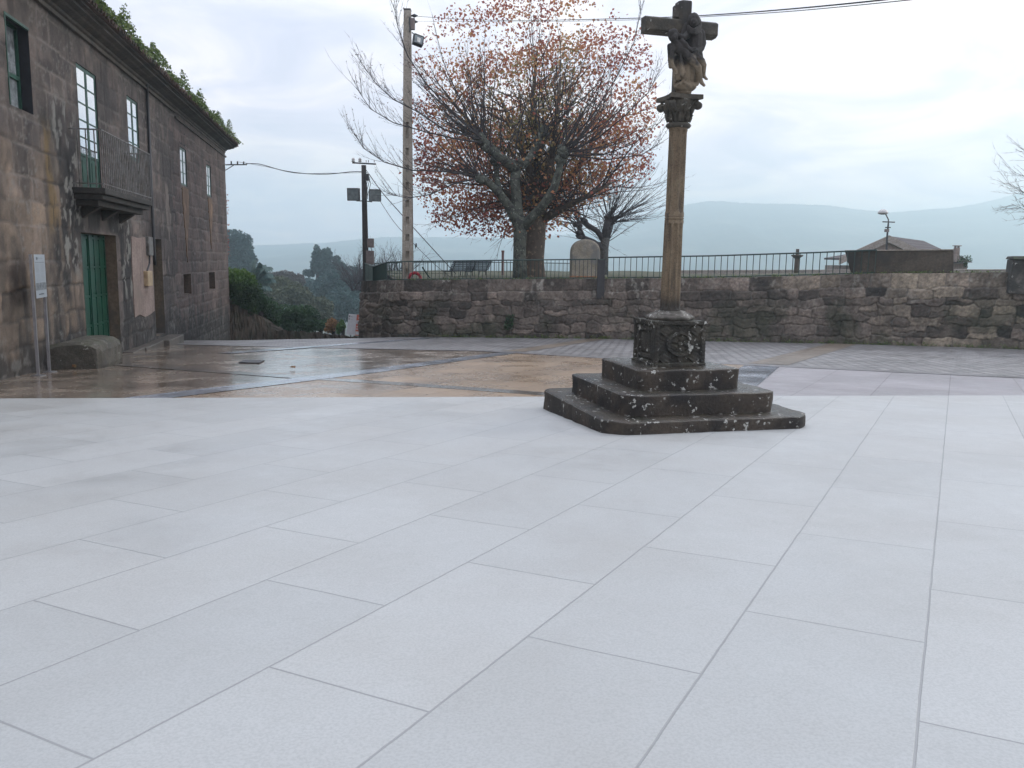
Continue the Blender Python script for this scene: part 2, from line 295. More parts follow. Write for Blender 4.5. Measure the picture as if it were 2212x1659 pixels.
# ---- paving
def paving(name, c1, c2, bw, rh, ang, rough=(.2, .5), mort=.012, mortc=(.05, .045, .04), bumpd=.006, jit=.01, wet=.5, off=.5, wetc=.55, scl=.45):
    s = NT(name); o = s.tc.outputs['Object']; o2 = s.mapv(o, rot=(0, 0, ang))
    nz = s.noise(o, 3.2, 2, out=1)
    v = s.n('ShaderNodeVectorMath', operation='MULTIPLY_ADD', i0=s.n('ShaderNodeVectorMath', operation='SUBTRACT', i0=nz, i1=(.5, .5, .5)), i1=(jit, jit, 0), i2=o2)
    n = s.t.nodes.new('ShaderNodeTexBrick'); s.put(n.inputs['Vector'], v); n.offset = off
    for a, b in (('Scale', 1.), ('Mortar Size', mort), ('Mortar Smooth', .4), ('Brick Width', bw), ('Row Height', rh), ('Bias', 0.)): n.inputs[a].default_value = b
    n.inputs['Color1'].default_value = (0, 0, 0, 1); n.inputs['Color2'].default_value = (1, 1, 1, 1)
    n.inputs['Mortar'].default_value = (.5, .5, .5, 1)
    col = s.mix(n.outputs[0], c1, c2)
    dirt = s.rng(s.noise(o, scl, 5, .65), .35, .7)
    col = s.mix(s.ma('MULTIPLY', dirt, .55), col, s.mix(1., col, (wetc, wetc*.97, wetc*.94), 'MULTIPLY'))
    col = s.mix(s.rng(s.noise(o, 90, 3), .35, .7, .0, .35), col, s.mix(1., col, (.6, .6, .6), 'MULTIPLY'))
    col = s.mix(s.ma('MULTIPLY', n.outputs[1], .8), col, mortc)
    wetf = s.rng(s.noise(s.mapv(o, (1, .8, 1), loc=(3, 1, 0)), 1.1, 6, .7), .5-wet*.25, .85-wet*.25)
    rg = s.n('ShaderNodeMapRange', 0, i0=wetf, i3=rough[1], i4=rough[0])
    rg = s.ma('ADD', rg, s.ma('MULTIPLY', n.outputs[0], .08))
    h = s.ma('SUBTRACT', s.ma('MULTIPLY', s.noise(o, 35, 5, .7), .3), n.outputs[1])
    h = s.ma('ADD', h, s.ma('MULTIPLY', n.outputs[0], .25))
    if wet >= .9: s.put(s.b.inputs['Coat Weight'], s.ma('MULTIPLY', wetf, .7)); s.b.inputs['Coat Roughness'].default_value = .16; s.b.inputs['Coat IOR'].default_value = 1.45
    return s.fin(col, rg, s.bump(h, .6, bumpd))
A2 = R(-62)
M['slabA'] = paving('wet_brown_slabs', (.2, .158, .118), (.33, .265, .205), 1.3, .62, A2, (.1, .34), wet=1.0, bumpd=.005, mort=.02)
M['slabB'] = paving('golden_slabs', (.27, .2, .14), (.37, .27, .18), 1.2, .8, A2, (.16, .4), wet=.75, bumpd=.003, mort=.008)
M['slabC'] = paving('pale_lilac_slabs', (.27, .255, .26), (.33, .31, .315), 1.5, 1.1, A2, (.3, .55), wet=.5, bumpd=.003, mort=.006)
M['palepave'] = paving('pale_grey_slabs', (.4, .41, .395), (.44, .448, .43), 1.5, .75, A2, (.32, .62), wet=.55, bumpd=.003, mort=.006, mortc=(.24, .245, .24), wetc=.87, scl=.6)
M['cobble'] = paving('granite_setts', (.19, .185, .18), (.34, .325, .315), .36, .22, R(-30), (.25, .5), .036, (.025, .022, .02), .035, .06, .5)
M['bandgrey'] = paving('grey_granite_band', (.16, .15, .15), (.2, .19, .19), 1.2, 3, R(-33), (.2, .4), mort=.008)
M['bandlight'] = paving('pale_granite_band', (.3, .33, .37), (.36, .39, .43), 1.1, 2, A2, (.1, .3), wet=1., mort=.01)
M['bandmid'] = paving('brownish_granite_band', (.17, .15, .13), (.22, .2, .175), 1.1, 2, R(-31), (.1, .3), wet=1., mort=.01)
M['bandbrown'] = paving('brown_granite_band', (.15, .12, .09), (.2, .16, .12), 1.2, 2, A2, (.25, .45), mort=.008)
M['kerb'] = stone('wet_kerb_stone', (.09, .08, .07), (.14, .12, .1), (.06, .055, .045), 2, .45, .6, .012)
# ------------------------------------------------------------------ mesh helpers
MAT = {}
def tag(o, label=None, cat=None, group=None, kind=None):
    if label: o['label'] = label
    if cat: o['category'] = cat
    if group: o['group'] = group
    if kind: o['kind'] = kind
    return o
def thing(name, label, cat, loc=(0, 0, 0), rz=0, group=None):
    o = bpy.data.objects.new(name, None); COL.objects.link(o); o.location = loc; o.rotation_euler = (0, 0, rz)
    o.empty_display_size = .2
    MAT[o] = Matrix.Translation(loc) @ Matrix.Rotation(rz, 4, 'Z'); return tag(o, label, cat, group)
def smooth(me, on=True):
    me.polygons.foreach_set('use_smooth', [on]*len(me.polygons))
class MB:
    def __init__(s, local=False): s.v = []; s.f = []; s.local = local
    def add(s, vs, fs):
        b = len(s.v); s.v += [tuple(p) for p in vs]; s.f += [tuple(i+b for i in q) for q in fs]; return s
    def hexa(s, p):    # 4 bottom, 4 top points
        return s.add(p, [(0, 3, 2, 1), (4, 5, 6, 7), (0, 1, 5, 4), (1, 2, 6, 5), (2, 3, 7, 6), (3, 0, 4, 7)])
    def box(s, x0, x1, y0, y1, z0, z1):
        return s.hexa([(x0, y0, z0), (x1, y0, z0), (x1, y1, z0), (x0, y1, z0), (x0, y0, z1), (x1, y0, z1), (x1, y1, z1), (x0, y1, z1)])
    def cbox(s, c, sx, sy, sz, rz=0):
        c = Vector(c); m = Matrix.Rotation(rz, 3, 'Z')
        P = [c+m @ Vector((a*sx/2, b*sy/2, d*sz/2)) for d in (-1, 1) for a, b in ((-1, -1), (1, -1), (1, 1), (-1, 1))]
        return s.hexa(P)
    def tube(s, pts, rad, n=8, cap=True):
        pts = [Vector(p) for p in pts]; k = len(pts)
        if not hasattr(rad, '__len__'): rad = [rad]*k
        base = len(s.v); up = None
        for i, p in enumerate(pts):
            t = (pts[min(i+1, k-1)]-pts[max(i-1, 0)]).normalized()
            if up is None: up = t.orthogonal().normalized()
            else:
                up = up-t*up.dot(t)
                up = up.normalized() if up.length > 1e-6 else t.orthogonal().normalized()
            sd = t.cross(up)
            for j in range(n):
                a = 2*math.pi*j/n; s.v.append(tuple(p+(up*math.cos(a)+sd*math.sin(a))*rad[i]))
        for i in range(k-1):
            for j in range(n):
                a = base+i*n+j; b = base+i*n+(j+1) % n; s.f.append((a, b, b+n, a+n))
        if cap and n > 2:
            s.f.append(tuple(base+j for j in reversed(range(n)))); s.f.append(tuple(base+(k-1)*n+j for j in range(n)))
        return s
    def lathe(s, prof, c=(0, 0, 0), n=32, rf=None):
        base = len(s.v)
        for (r, z) in prof:
            for j in range(n):
                a = 2*math.pi*j/n; q = r*(rf(a, z) if rf else 1); s.v.append((c[0]+q*math.cos(a), c[1]+q*math.sin(a), c[2]+z))
        k = len(prof)
        for i in range(k-1):
            for j in range(n):
                a = base+i*n+j; b = base+i*n+(j+1) % n; s.f.append((a, b, b+n, a+n))
        s.f.append(tuple(base+j for j in reversed(range(n)))); s.f.append(tuple(base+(k-1)*n+j for j in range(n)))
        return s
    def prism(s, poly, ax0, ax1, f):    # poly list of 2D, f(a,b,c)->3D
        n = len(poly)
        return s.add([f(a, b, ax0) for a, b in poly]+[f(a, b, ax1) for a, b in poly],
                     [tuple(range(n))[::-1], tuple(range(n, 2*n))]+[(i, (i+1) % n, (i+1) % n+n, i+n) for i in range(n)])
    def build(s, name, mat, parent=None, sm=False, bevel=0, seg=2, root=None):
        me = bpy.data.meshes.new(name); vs = s.v
        if parent is not None:
            Mx = MAT[parent]
            if not s.local:
                I = Mx.inverted(); vs = [tuple(I @ Vector(v)) for v in vs]
        me.from_pydata(vs, [], s.f); me.materials.append(M[mat] if isinstance(mat, str) else mat)
        bm = bmesh.new(); bm.from_mesh(me); bmesh.ops.recalc_face_normals(bm, faces=bm.faces)
        if bevel: 
            bmesh.ops.remove_doubles(bm, verts=bm.verts, dist=1e-5)
            bmesh.ops.bevel(bm, geom=[e for e in bm.edges if len(e.link_faces) == 2 and e.calc_face_angle(0) > .5], offset=bevel, segments=seg, affect='EDGES', profile=.6)
        bm.to_mesh(me); bm.free()
        if sm: smooth(me)
        o = bpy.data.objects.new(name, me); COL.objects.link(o)
        if parent is not None: o.parent = parent; MAT[o] = MAT[parent]
        else: MAT[o] = Matrix.Identity(4)
        return o
def npmesh(name, V, F, mat, parent=None, attrs=None, sm=False):
    V = np.asarray(V, np.float32)
    if parent is not None:
        I = np.array(MAT[parent].inverted(), np.float32); V = V@I[:3, :3].T+I[:3, 3]
    F = np.asarray(F, np.int32); k = F.shape[1]
    me = bpy.data.meshes.new(name); me.vertices.add(len(V)); me.vertices.foreach_set('co', V.ravel())
    me.loops.add(F.size); me.loops.foreach_set('vertex_index', F.ravel())
    me.polygons.add(len(F)); me.polygons.foreach_set('loop_start', np.arange(len(F), dtype=np.int32)*k)
    me.polygons.foreach_set('loop_total', np.full(len(F), k, np.int32))
    if sm: me.polygons.foreach_set('use_smooth', np.ones(len(F), bool))
    for a, (dom, ty, arr) in (attrs or {}).items():
        at_ = me.attributes.new(a, ty, dom)
        at_.data.foreach_set('color' if 'COLOR' in ty else 'value', np.asarray(arr, np.float32).ravel())
    me.update(); me.validate()
    me.materials.append(M[mat] if isinstance(mat, str) else mat)
    o = bpy.data.objects.new(name, me); COL.objects.link(o)
    if parent is not None: o.parent = parent; MAT[o] = MAT[parent]
    else: MAT[o] = Matrix.Identity(4)
    return o
def leaves(name, P, size, mat, parent=None, ids=None, shape='oval', flat=0.):
    P = np.asarray(P, float); n = len(P); size = np.broadcast_to(size, (n,))
    a = rng.normal(size=(n, 3)); a /= np.linalg.norm(a, axis=1)[:, None]
    b = rng.normal(size=(n, 3)); b -= a*(a*b).sum(1)[:, None]; b /= np.linalg.norm(b, axis=1)[:, None]
    c = np.cross(a, b)
    if ids is None: ids = rng.random(n)
    s = size[:, None]
    if shape == 'lobed':   # a three-pointed folded leaf: 2 quads
        L = np.stack([P, P+.5*s*a+.42*s*b+.12*s*c, P+1.*s*a, P+.5*s*a-.42*s*b+.12*s*c], 1)
        V = L.reshape(-1, 3); F = np.arange(4*n).reshape(-1, 4)
    else:
        L = np.stack([P-.5*s*a, P+.3*s*b+.06*s*c, P+.5*s*a, P-.3*s*b+.06*s*c], 1)
        V = L.reshape(-1, 3); F = np.arange(4*n).reshape(-1, 4)
    return npmesh(name, V, F, mat, parent, {'leafid': ('FACE', 'FLOAT', ids)})
def struct(o): o['kind'] = 'structure'; return o
def poly_sheet(name, pts, mat, lift=0., extra=None):
    V = [(x, y, gz(x, y)+lift) for x, y in pts]
    m_ = MB().add(V, [tuple(range(len(V)))]); return struct(m_.build(name, mat))
# ================================================================== GROUND
crest = [(-40, 27.5), (-13.9, 30.2), (-10.3, 30.6), (-8.3, 31.9), (-6.0, 33.0), (-4.6, 34.3), (60, 34.3)]
def crestY(x): return float(np.interp(x, [a for a, b in crest], [b for a, b in crest]))
xs = np.unique(np.concatenate([np.linspace(-3300, -120, 28), np.linspace(-120, 120, 90), np.linspace(120, 3300, 28)]))
ys = np.unique(np.concatenate([np.linspace(-280, -30, 8), np.linspace(-30, 120, 90), np.linspace(120, 2900, 50)]))
V = []
for y in ys:
    for x in xs:
        cy_ = crestY(x); s_ = y-cy_
        z = gz(np.clip(x, -60, 60), min(y, cy_))-.05
        if y < -10: z = gz(np.clip(x, -60, 60), -10)-.05
        if s_ > 0: z -= min(.17*s_, 14)+min(max(s_-80, 0)*.06, 45)
        V.append((x, y, z))
nx = len(xs); F = [(j*nx+i, j*nx+i+1, (j+1)*nx+i+1, (j+1)*nx+i) for j in range(len(ys)-1) for i in range(nx-1)]
struct(npmesh('valley_ground', V, F, 'terrain', sm=True))
FB = [(-30, 10.1), (-7.4, 11.86), (0, 12.43), (8.1, 13.0), (30, 14.7)]      # where the pale foreground paving begins
def fbY(x): return float(np.interp(x, [a for a, b in FB], [b for a, b in FB]))
LA = [(-14, 28.6), (-9.2, 27.1), (-.9, 24.8), (2.3, 22.0), (10.3, 16.5), (30, 3.0)]
# one big sheet of slabs and sheets above
poly_sheet('plaza_slabs', [(-30, 9), (30, 9), (30, 34.3), (-4.6, 34.3), (-6.0, 33.0), (-8.3, 31.9), (-10.3, 30.6), (-13.9, 30.2), (-30, 28)], 'slabA', 0)
B2 = [(3.7, 34.2), (.38, 25.2), (-.15, 23.55), (-3.03, 17.04), (-4.68, 13.7), (-5.6, 11.9)]
B3 = [(13.9, 34.2), (11.74, 29.7), (5.92, 19.4), (4.05, 14.9), (3.2, 12.7)]
def xon(L, y): return float(np.interp(y, [b for a, b in L[::-1]], [a for a, b in L[::-1]]))
poly_sheet('golden_slab_field', [(-5.5, 12.05), (3.1, 12.7), (4.05, 14.9), (5.92, 19.5), (2.3, 22.0), (-.3, 24.1), (-.15, 23.55), (-3.03, 17.04), (-4.68, 13.7)], 'slabB', .004)
poly_sheet('pale_slab_field', [(3.1, 12.7), (8.1, 13.0), (30, 14.7), (30, 3.1), (10.3, 16.5), (5.92, 19.5), (4.05, 14.9)][:3]+[(30, 15), (12.4, 15.1), (10.3, 16.5), (5.92, 19.5), (4.05, 14.9)], 'slabC', .004)
poly_sheet('cobbled_strip', [(-13, 28.3), (-9.2, 27.1), (-.9, 24.8), (2.3, 22.0), (10.3, 16.5), (13, 14.7), (30, 14.8), (30, 34.3), (-4.6, 34.3), (-6.0, 33.0), (-8.3, 31.9), (-10.3, 30.6), (-13, 30.3)], 'cobble', .008)
def strip(name, L, wd, mat, lift):
    Vs = []
    for i, p in enumerate(L):
        a = Vector(L[max(i-1, 0)]); b = Vector(L[min(i+1, len(L)-1)]); t = (b-a).normalized(); n_ = Vector((-t.y, t.x))*wd/2
        for q in (Vector(p)-n_, Vector(p)+n_): Vs.append((q.x, q.y, gz(q.x, q.y)+lift))
    F = [(2*i, 2*i+2, 2*i+3, 2*i+1) for i in range(len(L)-1)]
    return struct(MB().add(Vs, F).build(name, mat))
strip('grey_paving_band', [(-13, 28.3), (-9.2, 27.1), (-.9, 24.8), (2.3, 22.0), (10.3, 16.5), (13, 14.7)], .5, 'bandgrey', .012)
strip('pale_paving_band', [(-3.16, 33.9), (-6.77, 25.6), (-8, 22.9)], .55, 'bandlight', .016)
strip('brown_paving_band', [(3.7, 34.2), (.38, 25.2), (0, 24.5)], .7, 'bandbrown', .016)
strip('pale_paving_band', [(-.1, 23.9), (-3.03, 17.04), (-4.68, 13.7), (-5.5, 12.05)], .6, 'bandlight', .012)
strip('brown_paving_band', [(13.9, 34.2), (11.74, 29.7), (6.1, 19.75)], .95, 'bandbrown', .016)
strip('pale_paving_band', [(5.8, 19.2), (4.05, 14.9), (3.3, 13.0)], .8, 'bandlight', .012)
strip('grey_paving_band', [(-9.6, 19.1), (-6.77, 17.4), (-3.83, 15.6), (-1.93, 14.56), (.56, 13.04)], .42, 'bandmid', .008)
poly_sheet('pale_foreground_paving', [(-30, -12), (30, -12), (30, 14.7), (8.1, 13.0), (0, 12.43), (-7.4, 11.86), (-30, 10.1)], 'palepave', .03)
# ================================================================== HOUSE
FR = R(90)+math.atan2(.1857, .9826)
house = thing('stone_house', 'long two-storey dark granite house with green doors, a balcony and plants on its eaves', 'house', (-6.5, 0, 0), FR)
# local x = along the facade, local y = into the house, local z = up
UA, UB, ZB, ZT = 6.0, 43.62, -9.0, 6.78
holes = dict(sash=(16.55, 17.75, 4.23, 5.9), balc=(20.65, 22.2, 3.02, 5.9), w2=(25.1, 26.33, 4.2, 5.98), s1=(32.4, 33.58, 4.1, 5.49), s2=(38.05, 39.15, 4.1, 5.46),
             door=(20.3, 23.25, -1.15, 1.97), nar=(27.4, 28.7, -1.15, 1.99), h1=(32.15, 33.6, .0, .77), h2=(37.75, 39.3, -.01, .75))
us = sorted({UA, 13.0, UB, *[h[0] for h in holes.values()], *[h[1] for h in holes.values()]}); zs = sorted({ZB, -2.6, ZT, *[h[2] for h in holes.values()], *[h[3] for h in holes.values()]})
wall = MB(True)
for a, b in zip(us, us[1:]):
    for c, d in zip(zs, zs[1:]):
        mu, mz_ = (a+b)/2, (c+d)/2
        if any(h[0] < mu < h[1] and h[2] < mz_ < h[3] for h in holes.values()): continue
        if mu > 13 and mz_ > -2.6: continue
        wall.add([(a, 0, c), (b, 0, c), (b, 0, d), (a, 0, d)], [(0, 1, 2, 3)])
DEP = 9.0
wall.add([(UB, 0, ZB), (UB, DEP, ZB), (UB, DEP, ZT), (UB, 0, ZT)], [(0, 1, 2, 3)])
wall.add([(UA, DEP, ZB), (UA, 0, ZB), (UA, 0, ZT), (UA, DEP, ZT)], [(0, 1, 2, 3)])
wall.add([(UB, DEP, ZB), (UA, DEP, ZB), (UA, DEP, ZT), (UB, DEP, ZT)], [(0, 1, 2, 3)])
hw = wall.build('wall', 'facade', house)
# the visible front: a fine grid carrying each block's own colour, joints and relief
def vnoise(x, y, sc, seed, octv=4):
    r_ = np.random.default_rng(seed); out = np.zeros_like(x); amp = 1; tot = 0
    T = r_.random((256, 256))
    for o_ in range(octv):
        a = x*sc; b = y*sc; i = np.floor(a).astype(int); j = np.floor(b).astype(int); fx = a-i; fy = b-j; fx = fx*fx*(3-2*fx); fy = fy*fy*(3-2*fy)
        g = lambda p, q: T[p % 256, q % 256]
        out += amp*((g(i, j)*(1-fx)+g(i+1, j)*fx)*(1-fy)+(g(i, j+1)*(1-fx)+g(i+1, j+1)*fx)*fy); tot += amp; amp *= .5; sc *= 2.03
    return out/tot
def sst(x, a, b): t = np.clip((x-a)/(b-a), 0, 1); return t*t*(3-2*t)
def attrmat(name='rubble_masonry', bd=.02):
    s = NT(name); a = s.t.nodes.new('ShaderNodeAttribute'); a.attribute_name = 'stonecol'; o = s.tc.outputs['Object']
    col = s.mix(s.rng(s.noise(o, 45, 4, .7), .3, .7), s.mix(1., a.outputs['Color'], (.6, .6, .6), 'MULTIPLY'), a.outputs['Color'])
    return s.fin(col, .85, s.bump(s.noise(o, 40, 6, .75), .8, bd))
M['ashlar'] = attrmat('granite_blocks', .014)
FU0, FU1 = 13.0, UB
gu = set(np.round(np.arange(FU0, FU1, .055), 4)) | {FU1}; gv = set(np.round(np.arange(-2.6, ZT, .05), 4)) | {ZT}
for h in holes.values():
    gu = {q for q in gu if min(abs(q-h[0]), abs(q-h[1])) > .02} | {h[0], h[1]}; gv = {q for q in gv if min(abs(q-h[2]), abs(q-h[3])) > .015} | {h[2], h[3]}
gu = np.array(sorted(gu)); gv = np.array(sorted(gv)); U, Z = np.meshgrid(gu, gv, indexing='ij')
rf_ = np.random.default_rng(5)
Uw = U+(vnoise(U, Z, 1.6, 51, 3)-.5)*.13+(vnoise(U, Z, 8, 52, 2)-.5)*.035; Zw = Z+(vnoise(U, Z, 1.5, 53, 3)-.5)*.12+(vnoise(U, Z, 8, 54, 2)-.5)*.03
rid_ = np.zeros(U.shape); rid2 = np.zeros(U.shape); ed = np.full(U.shape, 9.)
far_ = U > 31.0+.25*np.sign(np.sin(Z*7))
for side, (z0_, hs_, wlo, whi, msk) in enumerate(((-3.2, (.5, .62, .55, .7, .48), .7, 1.35, ~far_), (-3.1, (.42, .46, .4, .48), .75, 1.45, far_))):
    z = z0_; k_ = 0
    while z < 7.2:
        h_ = hs_[k_ % len(hs_)]*rf_.uniform(.92, 1.08); inrow = msk & (Zw >= z) & (Zw < z+h_)
        cuts = [10.]; 
        while cuts[-1] < 46: cuts.append(cuts[-1]+rf_.uniform(wlo, whi))
        cuts = np.array(cuts); j_ = np.searchsorted(cuts, Uw[inrow])-1; ids_ = rf_.random(len(cuts)); ids2_ = rf_.random(len(cuts))
        rid_[inrow] = ids_[j_]; rid2[inrow] = ids2_[j_]
        du = np.minimum(Uw[inrow]-cuts[j_], cuts[np.minimum(j_+1, len(cuts)-1)]-Uw[inrow]); dz_ = np.minimum(Zw[inrow]-z, z+h_-Zw[inrow]); ed[inrow] = np.minimum(du, dz_)
        z += h_; k_ += 1
joint = 1-sst(ed, .008, .04)
nA, nB, nC, nD = vnoise(U, Z, .7, 55, 5), vnoise(U, Z, 2.3, 56, 5), vnoise(U, Z*.28, 2.6, 57, 5), vnoise(U, Z, 6.5, 58, 4)
lerp = lambda a, b, t: a*(1-t[..., None])+np.array(b)*t[..., None] if not isinstance(b, np.ndarray) or b.ndim == 1 else a*(1-t[..., None])+b*t[..., None]
cr_ = lerp(np.zeros((*U.shape, 3))+np.array([.14, .108, .082]), (.27, .198, .14), rid_)            # warm cream and brown blocks
gr_ = lerp(np.zeros((*U.shape, 3))+np.array([.062, .05, .047]), (.125, .098, .086), rid_)          # grey granite
fg_ = lerp(np.zeros((*U.shape, 3))+np.array([.092, .064, .056]), (.15, .107, .092), rid_)
tgrey = np.clip(sst(U+(nA-.5)*4, 18.6, 20.4)+sst(Z+(nA-.5)*3, 2.7, 4.1)*.85+.25*(rid2 > .8), 0, 1)
col_ = lerp(cr_, gr_, tgrey); col_ = lerp(col_, fg_, far_*1.)
col_ = lerp(col_, (.2, .155, .125), .5*(rid2 > .72)*(~far_)*sst(nB, .4, .6)*(1-tgrey*.4))
band = lambda c, w_, lo, hi, so=.5: (1-sst(np.abs(U+(vnoise(U, Z*.6, 1.5, int(c*7), 4)-.5)*1.1-c), w_*.4, w_))*sst(Z, lo, lo+so)*(1-sst(Z, hi-so, hi))
col_ *= (.42+1.1*nB)[..., None]*(.6+.8*nD)[..., None]; col_ = lerp(col_, (.03, .026, .024), .45*sst(vnoise(U, Z*.7, 1.3, 65, 5), .5, .64)*(~far_)+.3*sst(vnoise(U, Z*.7, 1.3, 66, 5), .5, .64)*far_)
col_ = lerp(col_, (.19, .12, .035), .7*band(18.45, .45, 1.7, 4.4)); 
pale = np.where(far_, .19, .21)
pj = joint*np.clip(np.where(far_, .35+1.0*(nA-.35), (nA-.4)*3+.15), 0, .85)
col_ = lerp(col_, (.21, .18, .155), pj*(~far_)+pj*far_*.8); col_ = lerp(col_, (.035, .03, .028), .7*joint*sst(nA, .52, .4)*(~far_))
blk = np.clip(.97*band(19.3, 1.5, -3, 5.0, .9)*(.35+.65*sst(nC, .35, .5))*(.3+.7*sst(nA, .35, .5))+.95*band(24.1, 1.1, -3, 2.9)*sst(nC, .36, .5)+.95*band(21.9, 3.0, 1.9, 3.2, .3)*(.4+.6*sst(nC, .36, .5)), 0, .95)
col_ = lerp(col_, (.012, .011, .011), blk)
fl_ = np.maximum(band(19.6, 1.1, .6, 5.2, .8), .9*band(24.2, .8, .0, 2.9))*sst(vnoise(U, Z*.55, 5.5, 59, 5), .56, .6); col_ = lerp(col_, (.24, .235, .21), .9*fl_)
cr2 = band(29.6, 1.2, -.6, 5.6, .8)*sst(vnoise(U, Z*.35, 3.2, 60, 5), .6, .66); col_ = lerp(col_, (.24, .2, .17), .75*cr2)
gl2 = Z+.0495*U; foot = sst(gl2-(nC-.5)*2.2-(nA-.5)*1.6, 1.35, .3); col_ = lerp(col_, (.018, .017, .016), .88*foot)
col_ = lerp(col_, (.17, .165, .15), .6*sst(vnoise(U, Z*.6, 5, 61, 4), .63, .68)*sst(gl2, 1.6, .4))
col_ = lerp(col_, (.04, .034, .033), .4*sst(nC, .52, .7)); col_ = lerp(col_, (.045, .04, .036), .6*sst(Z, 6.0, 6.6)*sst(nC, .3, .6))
sp_ = sst(vnoise(U, Z, 11, 62, 3), .66, .72)*sst(nA, .42, .6); col_ = lerp(col_, (.22, .21, .19), .5*sp_)
yd = -(.009*(1-joint)*(.3+rid2)+.02*(nB-.5)+.022*(nD-.5))-.004+.016*joint
for h in holes.values():   # keep the openings' rims true
    rim = (U > h[0]-.03) & (U < h[1]+.03) & (Z > h[2]-.03) & (Z < h[3]+.03); yd = np.where(rim, -.004, yd)
yd = np.where(U > UB-.03, 0, yd)
Vf = np.stack([U, yd, Z], -1); NU, NV = U.shape; ii = np.arange(NU*NV).reshape(NU, NV)
cu, cv = (gu[:-1]+gu[1:])/2, (gv[:-1]+gv[1:])/2; ok = np.ones((NU-1, NV-1), bool)
for h in holes.values(): ok &= ~(((cu > h[0]) & (cu < h[1]))[:, None] & ((cv > h[2]) & (cv < h[3]))[None, :])
Ff = np.stack([ii[:-1, :-1], ii[1:, :-1], ii[1:, 1:], ii[:-1, 1:]], -1)[ok].reshape(-1, 4)
Mh = np.array(MAT[house], float); Vw = Vf.reshape(-1, 3)@Mh[:3, :3].T+Mh[:3, 3]
fo = npmesh('front_wall', Vw, Ff, 'ashlar', house, {'stonecol': ('POINT', 'FLOAT_COLOR', np.concatenate([np.clip(col_*1.04, .008, .5), np.ones((*U.shape, 1))], -1).reshape(-1, 4))}, sm=True)
def recess(k, d, mat='reveal', back=None):
    a, b, c, e = holes[k]; m_ = MB(True)
    m_.add([(a, 0, c), (b, 0, c), (b, d, c), (a, d, c)], [(0, 1, 2, 3)]); m_.add([(a, 0, e), (a, d, e), (b, d, e), (b, 0, e)], [(0, 1, 2, 3)])
    m_.add([(a, 0, c), (a, d, c), (a, d, e), (a, 0, e)], [(0, 1, 2, 3)]); m_.add([(b, 0, c), (b, 0, e), (b, d, e), (b, d, c)], [(0, 1, 2, 3)])
    m_.add([(a, d, c), (b, d, c), (b, d, e), (a, d, e)], [(0, 1, 2, 3)])
    return m_.build('recess', mat, house)
def casement(k, d, rows, panel, mat='greenold', name='window', pane='glass'):
    a, b, c, e = holes[k]; t = .05; fw = .06
    fr = MB(True); fr.box(a, b, d, d+t, e-fw*1.2, e); fr.box(a, b, d, d+t, c, c+fw); fr.box(a, a+fw, d, d+t, c+fw, e-fw*1.2); fr.box(b-fw, b, d, d+t, c+fw, e-fw*1.2)
    W = fr.build(name, mat, house)
    ia, ib = a+fw, b-fw; z0, z1 = c+fw, e-fw*1.2; zp = z0+panel; mid = (ia+ib)/2
    sash = MB(True)
    sash.box(mid-.04, mid+.04, d-.008, d+t-.005, z0, z1)
    n = rows; hh = (z1-zp)/n
    for (p, q) in ((ia, mid-.045), (mid+.045, ib)):
        sash.box(p, p+.022, d-.006, d+t-.004, z0, z1); sash.box(q-.022, q, d-.006, d+t-.004, z0, z1)
        for i in range(n+1):
            zz = zp+i*hh; sash.box(p+.035, q-.035, d-.004, d+t-.003, zz-.018 if i else zz-.04, min(zz+.018, z1))
        if panel > .1: sash.box(p+.035, q-.035, d+.012, d+t-.006, z0, zp-.05); sash.box(p+.1, q-.1, d-.002, d+t-.008, z0+.12, zp-.14)
    sash.build('sash', mat, W)
    gl = MB(True); gl.add([(ia, d+.005, zp), (ib, d+.005, zp), (ib, d+.005, z1), (ia, d+.005, z1)], [(0, 1, 2, 3)])
    gl.build('pane', pane, W); return W
for k in ('balc', 'w2', 's1', 's2'): recess(k, .3, 'dark')
casement('balc', .02, 5, .75, name='balcony_door'); casement('w2', .02, 4, .05); casement('s1', .02, 3, 0.001, pane='whitepane'); casement('s2', .02, 3, 0.001, pane='whitepane')
# sash window: one sheet for net curtain and painted pane reflections
recess('sash', .3, 'dark'); a, b, c, e = holes['sash']; d = .2
fr = MB(True)
for (x0, x1, z0, z1) in ((a, a+.07, c, e), (b-.07, b, c, e)): fr.box(x0, x1, d, d+.05, z0, z1)
fr.box(a+.07, b-.07, d, d+.05, e-.07, e); fr.box(a+.07, b-.07, d, d+.05, c, c+.07); fr.box(a+.07, b-.07, d-.01, d+.05, 4.86, 4.94); fr.box(a-.004, a+.03, -.02, .03, c, e); fr.box(a+.03, b, -.02, .03, e-.05, e+.004)
W = fr.build('window', 'greenold', house)
MB(True).add([(a+.07, d+.045, c+.07), (b-.07, d+.045, c+.07), (b-.07, d+.045, e-.07), (a+.07, d+.045, e-.07)], [(0, 1, 2, 3)]).build('curtain', 'curtain', W)
MB(True).add([(a+.07, d+.03, 4.94), (b-.07, d+.03, 4.94), (b-.07, d+.03, e-.07), (a+.07, d+.03, e-.07)], [(0, 1, 2, 3)])
